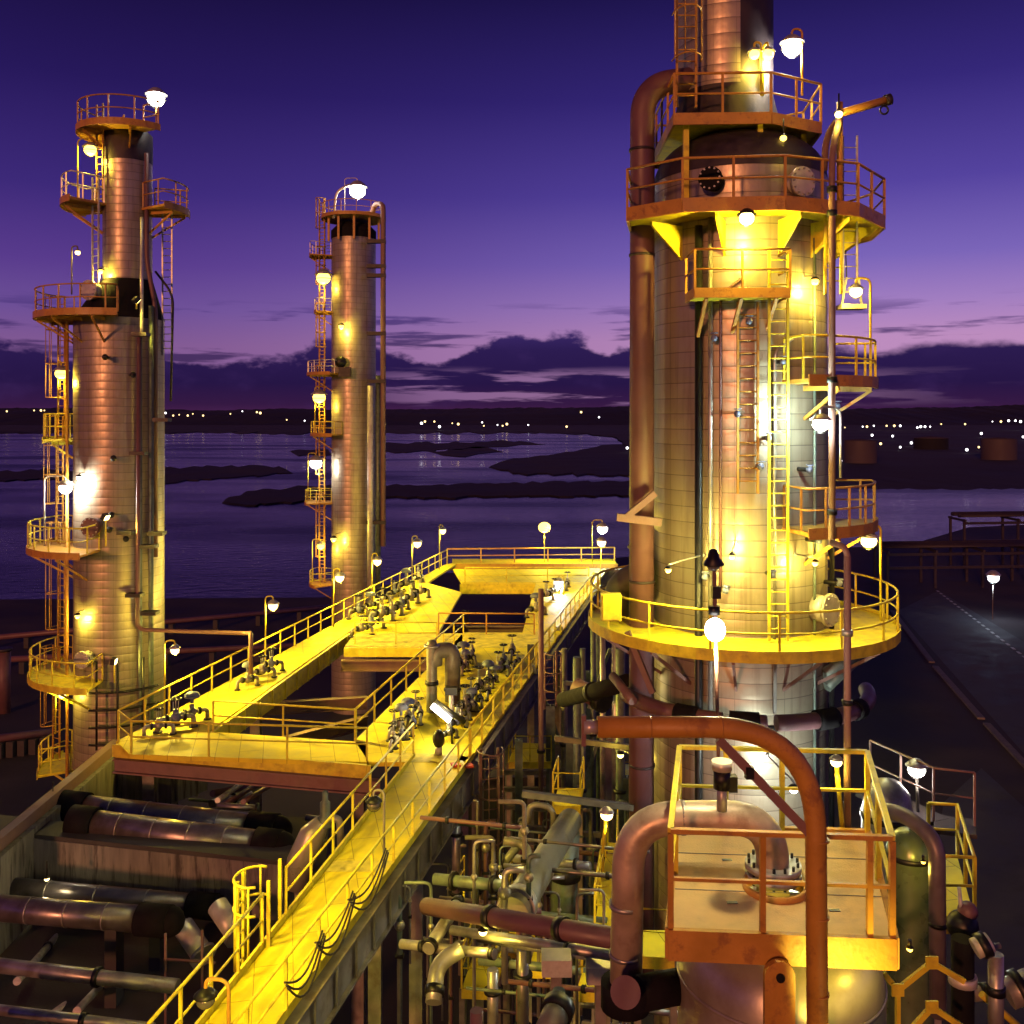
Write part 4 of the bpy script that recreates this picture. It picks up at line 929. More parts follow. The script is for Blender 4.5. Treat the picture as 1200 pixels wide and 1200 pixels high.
c = D2(529, 846); t = thing('gauge_stand', 'black dial on a short pale stand beside the arched riser', 'gauge', c)
part('post', MB().cyl(c, c + V((0, 0, 1.0)), .09, 10), M['pale'], t); part('dial', MB().box(c + V((0, 0, 1.12)), (.42, .3, .26)), M['black'], t)
# red and white plates on the walkway edge
for k, (x, y, m_, lab) in enumerate(((538, 902, 'redplate', 'red warning plate on the deck edge, left one of two'), (553, 903, 'redplate', 'red warning plate on the deck edge, right one of two'), (546, 900, 'whiteplate', 'small white plate between the two red warning plates'))):
    p = D2(x - 4, y - 4) + V((0, 0, .05)); solo('plate', MB().box(p, (.26 if k < 2 else .08, .3, .06), .3), M[m_], lab, 'plate', origin=p)
# tube lamp on the deck, lying on its bracket
c = D2(521, 868) + V((0, 0, .9)); t = thing('tube_lamp', 'bright white tube lamp tilted on its bracket in the middle of the deck', 'lamp', D2(530, 872), LAMPS)
a, b = c + V((-.42, 0, .28)), c + V((.18, 0, -.22)); part('tube', MB().tube([a, b], .1, 10), M['white'], t)
part('housing', MB().tube([a + V((.1, .1, .12)), b + V((.5, .1, -.1))], .09, 8), M['black'], t); part('bracket', MB().tube([c + V((.2, .1, -.1)), D2(530, 872)], .04, 6), M['black'], t)
point(c + V((0, -.4, .5)), 170, (1, .8, .3), t, .1)
c = D2(514, 884); t = thing('deck_bollard', 'short black capped bollard on the deck near the walkway end', 'bollard', c)
part('base', MB().cyl(c, c + V((0, 0, .25)), .12, 10), M['pale'], t); part('cap', MB().ball(c + V((0, 0, .5)), .2, 12, 8, (1, 1, 1.5)), M['black'], t)

# =================================================================== EXCHANGER BAY, lower left
t = thing('exchanger_structure', 'stained concrete table structure with upstand walls carrying the big exchangers', 'structure', (-10, 28, .8))
H1 = 13.4
def wall(a, b, zt, zb, w=.5, m=None, name='wall'): return part(name, MB().beam((a[0], a[1], (zt + zb) / 2), (b[0], b[1], (zt + zb) / 2), w, zt - zb), m or M['concrete'], t)
pa, pb_ = G(-20, 970, H1), G(338, 1008, H1)
wall(xy(pa), xy(pb_), H1, H1 - 1.55, .7)
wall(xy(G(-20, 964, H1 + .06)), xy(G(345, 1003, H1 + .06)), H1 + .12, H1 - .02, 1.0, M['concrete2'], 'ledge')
p, q = G(137, 872, 13.9), G(-20, 1003, 13.9)
part('side_beam', MB().beam(p, q, .3, .35), M['pinkbeam'], t); wall((p.x + .1, p.y), (q.x + .1, q.y), 13.7, 11.0, .4)
wall(xy(G(137, 884, 13.7)), xy(G(205, 892, 13.7)), 13.7, 10.6, .4)
wall(xy(G(205, 892, 13.7)), xy(G(240, 880, 13.7)), 13.7, 12.3, .3)
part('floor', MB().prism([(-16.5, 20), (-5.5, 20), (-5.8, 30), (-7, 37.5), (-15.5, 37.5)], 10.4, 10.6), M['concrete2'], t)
pc, pd = G(-30, 1300, H1 - .6), G(250, 1330, H1 - .6); wall(xy(pc), xy(pd), H1 - .6, H1 - 2, .6)
for x, y in ((-15.2, 21), (-6.6, 21), (-15.2, 29), (-6.8, 29), (-15, 36.5), (-8.6, 36.5)):
    part('column', MB().box((x, y, 5.6), (.8, .8, 9.55)), M['concrete'], t)
t = thing('lit_panel_frame', 'small grid of yellow lit openings under the near deck girder', 'frame', G(210, 905, 12))
mb = MB(); c = P(212, 905, 37.2)
for i in range(4): mb.beam(c + V((-.9 + i * .5, 0, -.9)), c + V((-.9 + i * .5, 0, .9)), .12, .12)
part('mullion', mb, M['girder'], t); part('back_plate', MB().box(c + V((-.15, .3, .1)), (1.7, .04, .9)), M['yellow'], t)
point(c + V((0, -.2, .9)), 9, SOD, t, .05)

EX = 'exchanger shells in the concrete bay'
def exchanger(a, b, r, capl, capr, lab, ext=True):
    a, b = V(a), V(b); d_ = (b - a).normalized(); t = thing('heat_exchanger', lab, 'exchanger', a, EX)
    part('shell', MB().cyl(a, b, r, 28), M['shell'], t)
    for f_ in (.16, .38, .6, .82): part('lagging_band', MB().cyl(a.lerp(b, f_) - d_ * .02, a.lerp(b, f_) + d_ * .02, r + .012, 28), M['pipe'], t)
    if capr: part('black_end', MB().cyl(b, b + d_ * capr, r * 1.22, 24).ball(b + d_ * capr, r * 1.15, 20, 8), M['dark'], t)
    if capl: part('black_end', MB().cyl(a - d_ * capl, a, r * 1.18, 24), M['dark'], t)
    for f_ in (.12, .86):
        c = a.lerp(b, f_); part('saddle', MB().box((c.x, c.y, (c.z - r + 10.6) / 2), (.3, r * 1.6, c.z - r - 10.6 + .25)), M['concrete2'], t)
    return t
exchanger(P(113, 966, 29.6), P(300, 990, 28.8), .41, .8, .75, 'front one of the upper pair of exchangers, with a long orange gleam')
exchanger(P(102, 948, 31.2), P(292, 970, 30.4), .42, .9, .9, 'rear one of the upper pair of exchangers, mostly behind its twin')
exchanger(P(-40, 1036, 28.2), P(222, 1060, 27.2), .285, 0, .8, 'rear one of the lower pair of exchangers, longer of the two')
exchanger(P(-40, 1061, 26.2), P(163, 1077, 25.6), .33, 0, .85, 'front one of the lower pair of exchangers, ending short of its twin')
for (a, b, r, m_, lab) in ((P(-30, 1128, 24), P(208, 1156, 23.4), .17, 'pipe', 'bare grey pipe crossing below the exchangers at the left edge'), (P(-30, 1180, 22), P(180, 1205, 21.5), .11, 'pipe', 'thin pale pipe just above the lower left corner'),
                           (P(-30, 1205, 21), P(70, 1212, 20.8), .07, 'yellow', 'thin yellow rail pipe in the lower left corner'), (P(60, 1190, 25), P(176, 1016 + 90, 31), .1, 'steel', 'thin pipe running away from the corner under the exchangers'),
                           (P(20, 1150, 25), P(75, 1088, 30), .1, 'steel', 'gleaming thin pipe under the left end of the exchangers'), (P(90, 1185, 24), P(160, 1110, 31), .1, 'pipe', 'second thin pipe running away under the exchangers')):
    t = thing('pipe_line', lab, 'pipe', a); part('pipe', MB().cyl(a, b, r, 12), M[m_], t)
    part('coupling', MB().cyl(V(a).lerp(V(b), .6), V(a).lerp(V(b), .6) + (V(b) - V(a)).normalized() * .12, r * 1.35, 12), M['black'], t)
for (x, y, lab) in ((245, 1106, 'pale slanting nozzle pipe under the black end of the front exchanger'), (285, 1082, 'pale slanting nozzle pipe under the black end of the rear exchanger')):
    a, b = P(x - 30, y - 20, 26.2), P(x - 8, y + 12, 25.6); t = thing('nozzle_pipe', lab, 'pipe', b)
    part('pipe', MB().cyl(a, b, .28, 16), M['pale'], t); part('flange', MB().cyl(b, b + (b - a).normalized() * .1, .36, 16), M['pipe'], t)
# scaffold pole frame near the corner
t = thing('scaffold_frame', 'small frame of bare scaffold poles beside the walkway ladder', 'scaffold', P(215, 1200, 24.5))
for x, y_, yb in ((194, 1094, 1215), (237, 1090, 1170)): part('pole', MB().cyl(P(x, y_, 24.5), P(x, yb + 60, 24.5), .035, 7), M['pinkbeam'], t)
part('pole', MB().cyl(P(192, 1124, 24.5), P(252, 1128, 24.5), .035, 7), M['pinkbeam'], t)
# relief valve vessel between exchangers and walkway
a = P(352, 1060, 27); t = thing('relief_vessel', 'greenish sloping vessel with a stepped relief valve on top beside the walkway', 'vessel', a)
part('vessel_body', MB().tube([P(348, 1040, 27), P(352, 1010, 27), P(366, 978, 27), P(378, 962, 27)], .35, 18, True, [.3, .38, .36, .2]), M['drum'], t)
part('relief_valve', MB().lathe(P(381, 968, 27), [(.2, 0), (.2, .25), (.14, .3), (.14, .65), (.08, .7), (.08, .95), (.02, .98)], 14), M['teal'], t)
part('leg', MB().cyl(P(350, 1040, 27), V((P(350, 1040, 27).x, 27, 10.6)), .12, 10), M['girder'], t)
part('outlet', MB().tube(fillet([P(380, 960, 27), P(398, 958, 27), P(400, 1000, 27)], .3), .1, 10), M['pipe'], t)
# gleaming conduits and dull red pipes in the dark bay behind
for i, (x0, y0_, x1, y1_, m_, lab) in enumerate(((255, 938, 306, 902, 'steel', 'slanting conduit gleaming in the dark bay, upper of three'), (262, 944, 318, 908, 'brownpipe', 'slanting conduit in the dark bay, middle of three'), (285, 940, 330, 912, 'brownpipe', 'slanting conduit in the dark bay, lowest of three'))):
    a, b = P(x0, y0_, 31), P(x1, y1_, 38); t = thing('conduit', lab, 'conduit', a, 'conduits in the dark bay'); part('pipe', MB().cyl(a, b, .09, 8), M[m_], t)
for x0, x1, y, lab in ((255, 300, 944, 'short orange gleaming pipe behind the upper exchangers'), (358, 378, 958, 'short orange gleaming pipe beside the relief vessel'), (395, 440, 918, 'short orange gleaming pipe under the deck girder')):
    a, b = P(x0, y, 31), P(x1, y + 3, 31); t = thing('pipe_stub', lab, 'pipe', a); part('pipe', MB().cyl(a, b, .1, 10), M['shell'], t); part('flange', MB().cyl(b, b + V((.08, 0, 0)), .16, 12), M['black'], t)

# =================================================================== THE TANK, ITS SQUARE PLATFORM AND THE BIG PIPES, lower right
ZT = 20.42
t = thing('process_drum', 'stout upright grey vessel under the square railed platform in the right foreground', 'vessel', (3.2, 11.75, .8))
part('vessel_wall', MB().lathe((3.2, 11.75, 0), [(1.2, 1.0), (1.2, 19.3), (1.14, 19.62), (.95, 19.88), (.6, 20.02), (.1, 20.08)], 56), M['drum'], t)
part('seam', MB().lathe((3.2, 11.75, 19.28), [(1.2, 0), (1.214, .01), (1.214, .04), (1.2, .05)], 56), M['drum'], t)
part('saddle_skirt', MB().lathe((3.2, 11.75, 0), [(1.3, .8), (1.22, 1.2)], 40), M['girder'], t)
lg = MB(); lx, lz = P(913, 1143, 10.35).x, P(913, 1143, 10.35).z
prof = [(-.16, -1.2), (.16, -1.2), (.16, 0)] + [(.16 * math.cos(R(a)), .16 * math.sin(R(a))) for a in range(15, 180, 15)] + [(-.16, 0)]
n_ = len(prof); lg.add([V((lx + a, 10.31, lz + b)) for a, b in prof] + [V((lx + a, 10.39, lz + b)) for a, b in prof], [tuple(range(n_)), tuple(range(2 * n_ - 1, n_ - 1, -1))] + [(i, n_ + i, n_ + (i + 1) % n_, (i + 1) % n_) for i in range(n_)])
lug = part('lifting_lug', lg, M['orange'], t); part('lug_eye', MB().cyl((lx, 10.28, lz), (lx, 10.312, lz), .045, 16), M['black'], lug)
part('lug_base', MB().box((lx, 10.5, lz - .9), (.1, .35, .5)), M['orange'], lug)
# square platform
t = thing('square_platform', 'square railed platform with buff deck plate and orange edge on the right foreground drum', 'platform', (2.9, 11.6, ZT)); SP = t
A, B = G(783, 1092, ZT), G(1050, 1103, ZT); C_, D_ = G(1018, 975, ZT), G(793, 968, ZT)
quad = [xy(A), xy(B), xy(C_), xy(D_)]
# deck with a round opening for the nozzle
oc = G(908, 1042, ZT); ro = .36; K = 32
def on_quad(a):
    d_ = V((math.cos(a), math.sin(a))); best = None
    for i in range(4):
        p, q = V(quad[i]), V(quad[(i + 1) % 4]); e = q - p; den = d_.x * e.y - d_.y * e.x
        if abs(den) < 1e-9: continue
        w = p - V((oc.x, oc.y)); s1 = (w.x * e.y - w.y * e.x) / den; s2 = (w.x * d_.y - w.y * d_.x) / den
        if s1 > 0 and -1e-6 <= s2 <= 1 + 1e-6: best = s1 if best is None else min(best, s1)
    return V((oc.x, oc.y)) + d_ * best
angs = sorted([2 * math.pi * k / K for k in range(K)] + [math.atan2(q[1] - oc.y, q[0] - oc.x) % (2 * math.pi) for q in quad])
mb = MB(); n_ = len(angs); vs = []
for z in (ZT, ZT - .05):
    vs += [V((oc.x + ro * math.cos(a), oc.y + ro * math.sin(a), z)) for a in angs] + [V((*on_quad(a), z)) for a in angs]
fs = []
for i in range(n_):
    j = (i + 1) % n_; fs += [(i, j, n_ + j, n_ + i), (2 * n_ + j, 2 * n_ + i, 3 * n_ + i, 3 * n_ + j), (i, 2 * n_ + i, 2 * n_ + j, j)]
mb.add(vs, fs); part('deck_plate', mb, M['buff'], t)
part('opening_rim', MB().lathe((oc.x, oc.y, ZT), [(ro - .03, -.08), (ro - .03, .07), (ro + .012, .07), (ro + .012, .002)], 40, True), M['orange'], t)
for i, m_ in ((0, 'orange'), (1, 'yellow'), (2, 'orange'), (3, 'orange')):
    p, q = V((*quad[i], ZT - .13)), V((*quad[(i + 1) % 4], ZT - .13)); part('edge_beam', MB().beam(p, q, .07, .33), M['orange'], t)
for f_ in (.35, .7): part('plate_joint', MB().beam(A.lerp(D_, f_) + V((.04, 0, .004)), B.lerp(C_, f_) + V((-.04, 0, .004)), .012, .006), M['girder'], t)
for x, y in ((852, 1008), (858, 1058), (978, 1067)):
    p = G(x, y, ZT) + V((0, 0, .004)); part('drain_slot', MB().box(p, (.12, .05, .006)), M['black'], t)
rh = 1.08; up = V((0, 0, rh))
cs = [A + V((.03, .03, 0)), B + V((-.03, .03, 0)), C_ + V((-.03, -.03, 0)), D_ + V((.03, -.03, 0))]
for i in range(4):
    p, q = cs[i], cs[(i + 1) % 4]; part('top_rail', MB().beam(p + up, q + up, .065, .05), M['orange'] if i == 0 else M['yellow'], t)
    part('mid_rail', MB().beam(p + up * .52, q + up * .52, .045, .035), M['orange'] if i == 0 else M['yellow'], t)
for p in cs + [cs[0].lerp(cs[1], .42), cs[0].lerp(cs[1], .9), cs[2].lerp(cs[3], .45), cs[1].lerp(cs[2], .5), cs[2].lerp(cs[3], .75), cs[0].lerp(cs[3], .5)]:
    part('rail_post', MB().beam(p - V((0, 0, .2)), p + up - V((0, 0, .03)), .06, .06), M['yellow'] if p.y > 11 else M['orange'], t)

# nozzle pipe: out of the deck, over the rail and down on the left
npz = G(906, 1030, ZT)
t = thing('outlet_pipe', 'thick lagged pipe rising through the platform deck and looping down on its left', 'pipe', (npz.x, npz.y, ZT - .4))
pth = fillet([(npz.x, npz.y, ZT - .35), P(905, 958, npz.y), P(737, 958, npz.y + .15), P(733, 1185, npz.y + .15)], .62, 10)
part('pipe', MB().tube(pth, .195, 28), M['tan'], t)
for f_ in ((P(733, 1060, npz.y + .15), (0, 0, 1)), (P(800, 958, npz.y + .1), (1, 0, 0)), (P(733, 1118, npz.y + .15), (0, 0, 1))): part('lap_band', flange(f_[0], f_[1], .202, .05, 28), M['pipe'], t)
part('flange', flange((npz.x, npz.y, ZT + .05), (0, 0, 1), .33, .07, 26), M['steel'], t); part('flange', flange((npz.x, npz.y, ZT + .16), (0, 0, 1), .33, .07, 26), M['steel'], t)
bl = MB()
for k in range(14): bl.cyl((npz.x + .29 * math.cos(k * .4488), npz.y + .29 * math.sin(k * .4488), ZT - .02), (npz.x + .29 * math.cos(k * .4488), npz.y + .29 * math.sin(k * .4488), ZT + .25), .018, 6)
part('bolt_circle', bl, M['black'], t)
part('blind_end', MB().cyl(P(733, 1163, 11.3), P(733, 1163, 11.05), .17, 22), M['brownpipe'], t)
part('black_sleeve', MB().cyl(P(733, 1150, npz.y + .15), P(733, 1180, npz.y + .15), .3, 20).cyl(P(745, 1165, 11.5), P(800, 1155, 11.9), .2, 16), M['dark'], t)
c = P(846, 942, 11.4); t = thing('pressure_gauge', 'black and silver instrument standing on top of the looping pipe', 'gauge', c)
part('stem', MB().cyl(c + V((0, 0, -.08)), c + V((0, 0, .22)), .06, 12), M['steel'], t); part('body', MB().cyl(c + V((0, 0, .18)), c + V((0, 0, .4)), .1, 14), M['black'], t)
part('cap', MB().cyl(c + V((0, 0, .4)), c + V((0, 0, .5)), .12, 14), M['pale'], t); part('side_box', MB().box(c + V((.12, .0, .24)), (.1, .12, .18)), M['black'], t)
# great orange davit
DV = 9.8
t = thing('davit_crane', 'great orange davit pipe arching over the square platform in the foreground', 'davit', P(959, 1300, DV))
part('arm', MB().tube(fillet([P(700, 852, DV), P(955, 852, DV), P(959, 1320, DV)], 1.22, 14), .105, 24), M['orange'], t)
part('end_plate', MB().beam(P(684, 838, DV), P(684, 874, DV), .045, .045), M['pinkbeam'], t); part('end_stub', MB().cyl(P(684, 852, DV), P(700, 852, DV), .07, 14), M['pale'], t)
for f_ in (P(760, 852, DV), P(843, 852, DV)): part('weld_seam', MB().cyl(f_, f_ + V((.022, 0, 0)), .108, 24), M['orange'], t)
for y in (985, 1075, 1165): part('weld_seam', MB().cyl(P(959, y, DV), P(959, y, DV) + V((0, 0, .02)), .108, 24), M['orange'], t)
part('brace', MB().beam(P(842, 866, DV), P(948, 976, DV), .05, .09), M['pinkbeam'], t)
part('brace_clip', MB().box(P(878, 905, DV), (.08, .08, .12)), M['black'], t)
# pole with the dazzling lamp in the middle
t = thing('lamp_pole', 'tall thin pole with a dazzling white lamp and a dark bell lamp above it', 'lamp', P(846, 930, 11.6), LAMPS)
part('pole', MB().cyl(P(843, 940, 11.6), P(837, 668, 11.6), .022, 8), M['pinkbeam'], t)
c = P(836, 655, 11.6); part('bell_hood', MB().lathe(c, [(.02, .12), (.05, .1), (.07, .02), (.13, -.06), (.12, -.08)], 16), M['black'], t); part('unlit_glass', MB().ball(c + V((0, 0, -.07)), .08, 12, 6), M['unlit'], t)
part('junction_box', MB().box(P(839, 694, 11.6), (.1, .1, .14)), M['black'], t)
c = P(838, 738, 11.55); part('lens', MB().ball(c, .12, 20, 12, (1, 1, 1.15)), M['white'], t); part('lens_holder', MB().cyl(c + V((0, .06, .17)), c + V((0, .06, .27)), .07, 12), M['black'], t)
point(c + V((0, 0, -.27)), 230, (1, .76, .36), t, .05); point(c + V((.1, .32, .05)), 45, WHT, t, .05)
# stand pole on the right
t = thing('conduit_pole', 'slim upright pole standing behind the square platform, in front of the ring platform', 'pole', P(993, 1000, 13.3))
part('pole', MB().cyl(P(993, 1010, 13.3), P(993, 652, 13.3), .05, 10), M['pinkbeam'], t); part('offset', MB().tube(fillet([P(993, 700, 13.3), P(993, 642, 13.3), P(975, 636, 13.6)], .15), .045, 8), M['pinkbeam'], t)
part('coupling', MB().cyl(P(993, 738, 13.3), P(993, 745, 13.3), .075, 12), M['pipe'], t); part('coupling', MB().cyl(P(993, 820, 13.3), P(993, 826, 13.3), .07, 12), M['black'], t)

# --- vessels and pipes to the right of the platform
c = P(1066, 1000, 15.5); t = thing('surge_drum', 'dark green upright vessel with a yellow gleam right of the square platform', 'vessel', (c.x, c.y, .8))
part('vessel_wall', MB().lathe((c.x, c.y, 0), [(.36, 10), (.36, c.z), (.32, c.z + .2), (.2, c.z + .34), (.02, c.z + .38)], 32), M['greendrum'], t); part('vessel_band', MB().lathe((c.x, c.y, c.z), [(.365, -.05), (.38, -.04), (.38, .02), (.365, .03)], 32), M['black'], t)
part('leg', MB().cyl((c.x, c.y, .8), (c.x, c.y, 10), .2, 10), M['girder'], t)
c = P(1040, 935, 19.5); t = thing('lagged_dome', 'pale rounded vessel top peeping out behind the dark arched pipe', 'vessel', (c.x, c.y, .8))
part('vessel_wall', MB().lathe((c.x, c.y, 0), [(.5, .8), (.5, c.z - .3), (.42, c.z + .1), (.24, c.z + .32), (.02, c.z + .4)], 28), M['pipe'], t); part('vessel_band', MB().lathe((c.x, c.y, c.z - .4), [(.51, 0), (.53, .02), (.53, .1), (.51, .12)], 28), M['black'], t)
t = thing('arched_pipe', 'dark arched pipe coming down right of the square platform', 'pipe', P(1099, 1180, 14.5))
part('pipe', MB().tube(fillet([P(1030, 948, 15.5), P(1062, 955, 15), P(1098, 985, 14.5), P(1099, 1190, 14.5)], .7, 8), .12, 16), mat('dull_violet_lagging', (.15, .12, .14), .45, .3, .12, 4), t)
part('band', MB().cyl(P(1099, 1080, 14.5), P(1099, 1085, 14.5), .135, 16), M['black'], t)
t = thing('access_platform', 'yellow railed access platform at the right with a lit deck and side stair rails', 'platform', P(1125, 1075, 17))
zq = G(1120, 1072, 17.6).z
q4 = [G(1085, 1072, zq), G(1142, 1075, zq), G(1122, 1005, zq), G(1088, 1003, zq)]
part('deck', MB().prism([xy(p) for p in q4], zq - .08, zq), M['deck'], t)
part('edge_beam', MB().beam(q4[0] + V((0, -.05, -.14)), q4[1] + V((0, -.05, -.14)), .06, .25), M['yellow'], t)
rail_on(t, [q4[0], q4[1], q4[2], q4[3]], 1.0, 1.2, .028, M['yellow'])
part('column', MB().beam(q4[1] - V((.2, -.1, .1)), V((q4[1].x - .2, q4[1].y + .1, .8)), .15, .15), M['girder'], t)
part('column', MB().beam(q4[0] + V((.2, .1, -.1)), V((q4[0].x + .2, q4[0].y + .1, .8)), .15, .15), M['girder'], t)
t = thing('far_landing', 'thin railed landing with pale rails behind the arched pipe at the right', 'platform', P(1100, 960, 21))
zq = G(1060, 952, 17.9).z; q4 = [G(1020, 925, zq), G(1094, 962, zq), G(1142, 968, zq)]
part('deck', MB().beam(q4[0] - V((0, 0, .05)), q4[1] - V((0, 0, .05)), .8, .08).beam(q4[1] - V((0, 0, .055)), q4[2] - V((0, 0, .055)), .8, .08), M['darkcone'], t)
rail_on(t, q4, 1.05, 1.1, .02, M['pinkbeam'])
part('column', MB().beam(q4[1] - V((0, 0, .1)), V((q4[1].x, q4[1].y, .8)), .18, .18), M['girder'], t)
for k, (pts, lab) in enumerate((([(1035, 1140), (1052, 1160), (1052, 1230)], 'yellow bent strut nearest the drum, lower right'), ([(1052, 1160), (1092, 1128), (1130, 1150)], 'yellow peaked strut beam, upper one at the lower right'),
                                ([(1060, 1215), (1092, 1180), (1130, 1205)], 'yellow peaked strut beam, lower one at the lower right'))):
    t = thing('strut', lab, 'strut', P(*pts[0], 12.8), 'yellow struts at the lower right'); mb = MB()
    for a, b in zip(pts, pts[1:]): mb.beam(P(*a, 12.8), P(*b, 12.8), .05, .07)
    part('bar', mb, M['yellow'], t)
    for a in pts[1:2]: part('gusset', MB().box(P(*a, 12.74), (.16, .03, .16)), M['yellow'], t)
for k, (a, b, r, m_, lab) in enumerate((((1142, 1112), (1160, 1104), .13, 'pale', 'pale pipe stub with black end at the right edge of the plant'), ((1167, 1118), (1167, 1240), .1, 'pipe', 'upright pale pipe near the lower right corner'),
       ((1128, 1100), (1128, 1240), .15, 'dark', 'black lagged upright pipe near the lower right corner'), ((1180, 1165), (1215, 1150), .2, 'pipe', 'short fat grey pipe in the lower right corner'),
       ((1150, 1165), (1196, 1205), .05, 'yellow', 'yellow diagonal bar in the lower right corner'), ((1140, 1165), (1172, 1160), .1, 'pipe', 'level grey pipe joining the two uprights at the lower right'),
       ((1142, 1112), (1172, 1108), .04, 'girder', 'thin dark tie bar over the two upright pipes at the lower right'))):
    p, q = P(*a, 13.2 + .15 * k), P(*b, 13.2 + .15 * k); t = thing('pipe_piece', lab, 'pipe', p); part('pipe', MB().cyl(p, q, r, 14), M[m_], t)
    if r > .09: part('collar', MB().cyl(p.lerp(q, .3), p.lerp(q, .3) + (q - p).normalized() * .12, r * 1.25, 14), M['black' if m_ != 'dark' else 'pale'], t)
t = thing('clamped_valve', 'dark valve cluster with rust coloured cover right of the arched pipe', 'valve', P(1128, 1085, 14))
part('body', MB().ball(P(1128, 1085, 14), .22, 14, 8), M['black'], t); part('cover', MB().ball(P(1134, 1068, 14), .14, 12, 8), M['brownpipe'], t); part('stem', MB().cyl(P(1128, 1085, 14), P(1124, 1040, 14), .03, 8), M['steel'], t)

# =================================================================== THE PIPEWORK BETWEEN WALKWAY AND BIG COLUMN
t = thing('pipe_rack', 'grey steel rack of uprights and beams between the walkway and the big column', 'structure', P(660, 1000, 36)); PR = t
rnd = random.Random(11)
for x, D, w in ((596, 40, .3), (622, 44, .3), (645, 38, .34), (668, 36, .3), (690, 42, .3), (714, 37, .34), (735, 33, .3), (655, 50, .4), (700, 52, .4), (608, 33, .26)):
    X = (x - 600) / F * D; part('column', MB().ibeam((X, D, .8), (X, D, 14.6 + rnd.uniform(-1, 1.2)), w, w, .04), M['girder'] if rnd.random() < .5 else M['teal'], t)
for (x0, y0_), (x1, y1_), D, m_ in (((650, 865), (742, 876), 31, 'duct'), ((612, 930), (742, 946), 26, 'duct'), ((585, 905), (640, 905), 36, 'girder'), ((590, 925), (640, 925), 36, 'girder'), ((590, 945), (640, 948), 35, 'girder'),
        ((590, 968), (650, 972), 34, 'girder'), ((660, 800), (735, 806), 38, 'teal'), ((640, 1010), (740, 1018), 33, 'girder'), ((640, 975), (740, 980), 34, 'girder'), ((600, 1020), (640, 1022), 33, 'girder')):
    part('beam', MB().beam(P(x0, y0_, D), P(x1, y1_, D), .14, .16), M[m_], t)
for (x0, y0_), (x1, y1_), D in (((668, 870), (700, 1000), 36), ((700, 870), (672, 960), 36), ((625, 780), (660, 880), 42), ((655, 1030), (640, 940), 36), ((715, 760), (690, 830), 38)):
    part('diagonal', MB().beam(P(x0, y0_, D), P(x1, y1_, D), .12, .12), M['teal'], t)
for i, (x, D, r, y0_, y1_, m_) in enumerate(((634, 36, .1, 690, 1010, 'pinkbeam'), (676, 35, .14, 770, 1040, 'teal'), (683, 35, .1, 760, 1040, 'teal'), (727, 33, .16, 760, 1040, 'teal'), (661, 39, .12, 760, 950, 'girder'), (706, 34, .09, 720, 900, 'pipe'),
                                  (695, 40, .1, 715, 960, 'teal'), (721, 34, .12, 700, 940, 'pipe'), (648, 34, .08, 985, 1100, 'pipe'), (702, 44, .14, 720, 900, 'teal'))):
    lab = ['slim pink conduit standing right of the valve deck edge', 'left of two close green uprights behind the orange davit tip', 'right of two close green uprights behind the davit tip', 'green upright pipe hard against the brown overhead pipe',
           'grey upright pipe right of the small caged ladder', 'thin pale upright pipe under the ring platform edge', 'dull green upright pipe beneath the corner bracket', 'pale upright pipe under the dark elbow', 'thin pale drop pipe beside the sloping fat pipe',
           'farthest green upright pipe beyond the ring platform'][i]
    a, b = P(x, y1_, D), P(x, y0_, D); t = thing('standpipe', lab, 'pipe', a, 'upright pipes by the rack'); part('pipe', MB().cyl(a - V((0, 0, 3)), b, r, 12), M[m_], t)
    part('collar', MB().cyl(a.lerp(b, .4), a.lerp(b, .4) + V((0, 0, .1)), r * 1.5, 12), M['black'], t)
# fat sloping pipe and neighbours
def run(name, lab, pts, r, m_, bands=(), fr_=.5, cat='pipe', bm='black', grp=None):
    t = thing(name, lab, cat, pts[0], grp); path = fillet(pts, fr_, 8); part('pipe', MB().tube(path, r, 20), M[m_], t)
    for i, f_ in bands:
        a, b = V(pts[i]), V(pts[i + 1]); c = a.lerp(b, f_); d_ = (b - a).normalized(); part('band', MB().cyl(c - d_ * r * .5, c + d_ * r * .5, r * 1.2, 20), M[bm], t)
    return t
run('main_pipe', 'fat pale sloping pipe leading down toward the rack below the ladder', [P(600, 1072, 19), P(620, 1040, 20.5), P(668, 962, 26)], .32, 'duct', ((0, .3),), bm='pipe')
run('main_pipe', 'fat grey upright pipe behind the sloping one', [P(660, 1090, 27), P(664, 975, 27)], .36, 'teal', ((0, .6),))
run('cross_pipe', 'long level pipe, dull red at its right end, passing to the looping pipe', [P(500, 1062, 20), P(560, 1072, 18), P(735, 1102, 15.5)], .165, 'brownpipe', ((1, .1), (1, .6)))
run('cross_pipe', 'thin level pipe just under the dull red one', [P(530, 1090, 19), P(735, 1122, 16.2)], .09, 'pipe', ((0, .7),))
run('cross_pipe', 'thinnest level pipe, lowest of the three crossing ones', [P(560, 1100, 19), P(740, 1130, 16.6)], .06, 'pipe', ())
run('branch_pipe', 'short sloping pale pipe with black flanges beside the walkway girder', [P(502, 1112, 18.5), P(538, 1056, 20)], .12, 'pipe', ((0, .05), (0, .95)))
run('branch_pipe', 'lower short pipe with black flanges, below the sloping pale one', [P(470, 1106, 19), P(520, 1112, 18.6), P(580, 1118, 18)], .09, 'pipe', ((0, .5), (1, .3), (1, .95)))
run('branch_pipe', 'upright elbowed pale pipe beside the yellow lit landing', [P(508, 1175, 17.5), P(512, 1130, 18), P(540, 1112, 18.2)], .15, 'pipe', ((0, .3),))
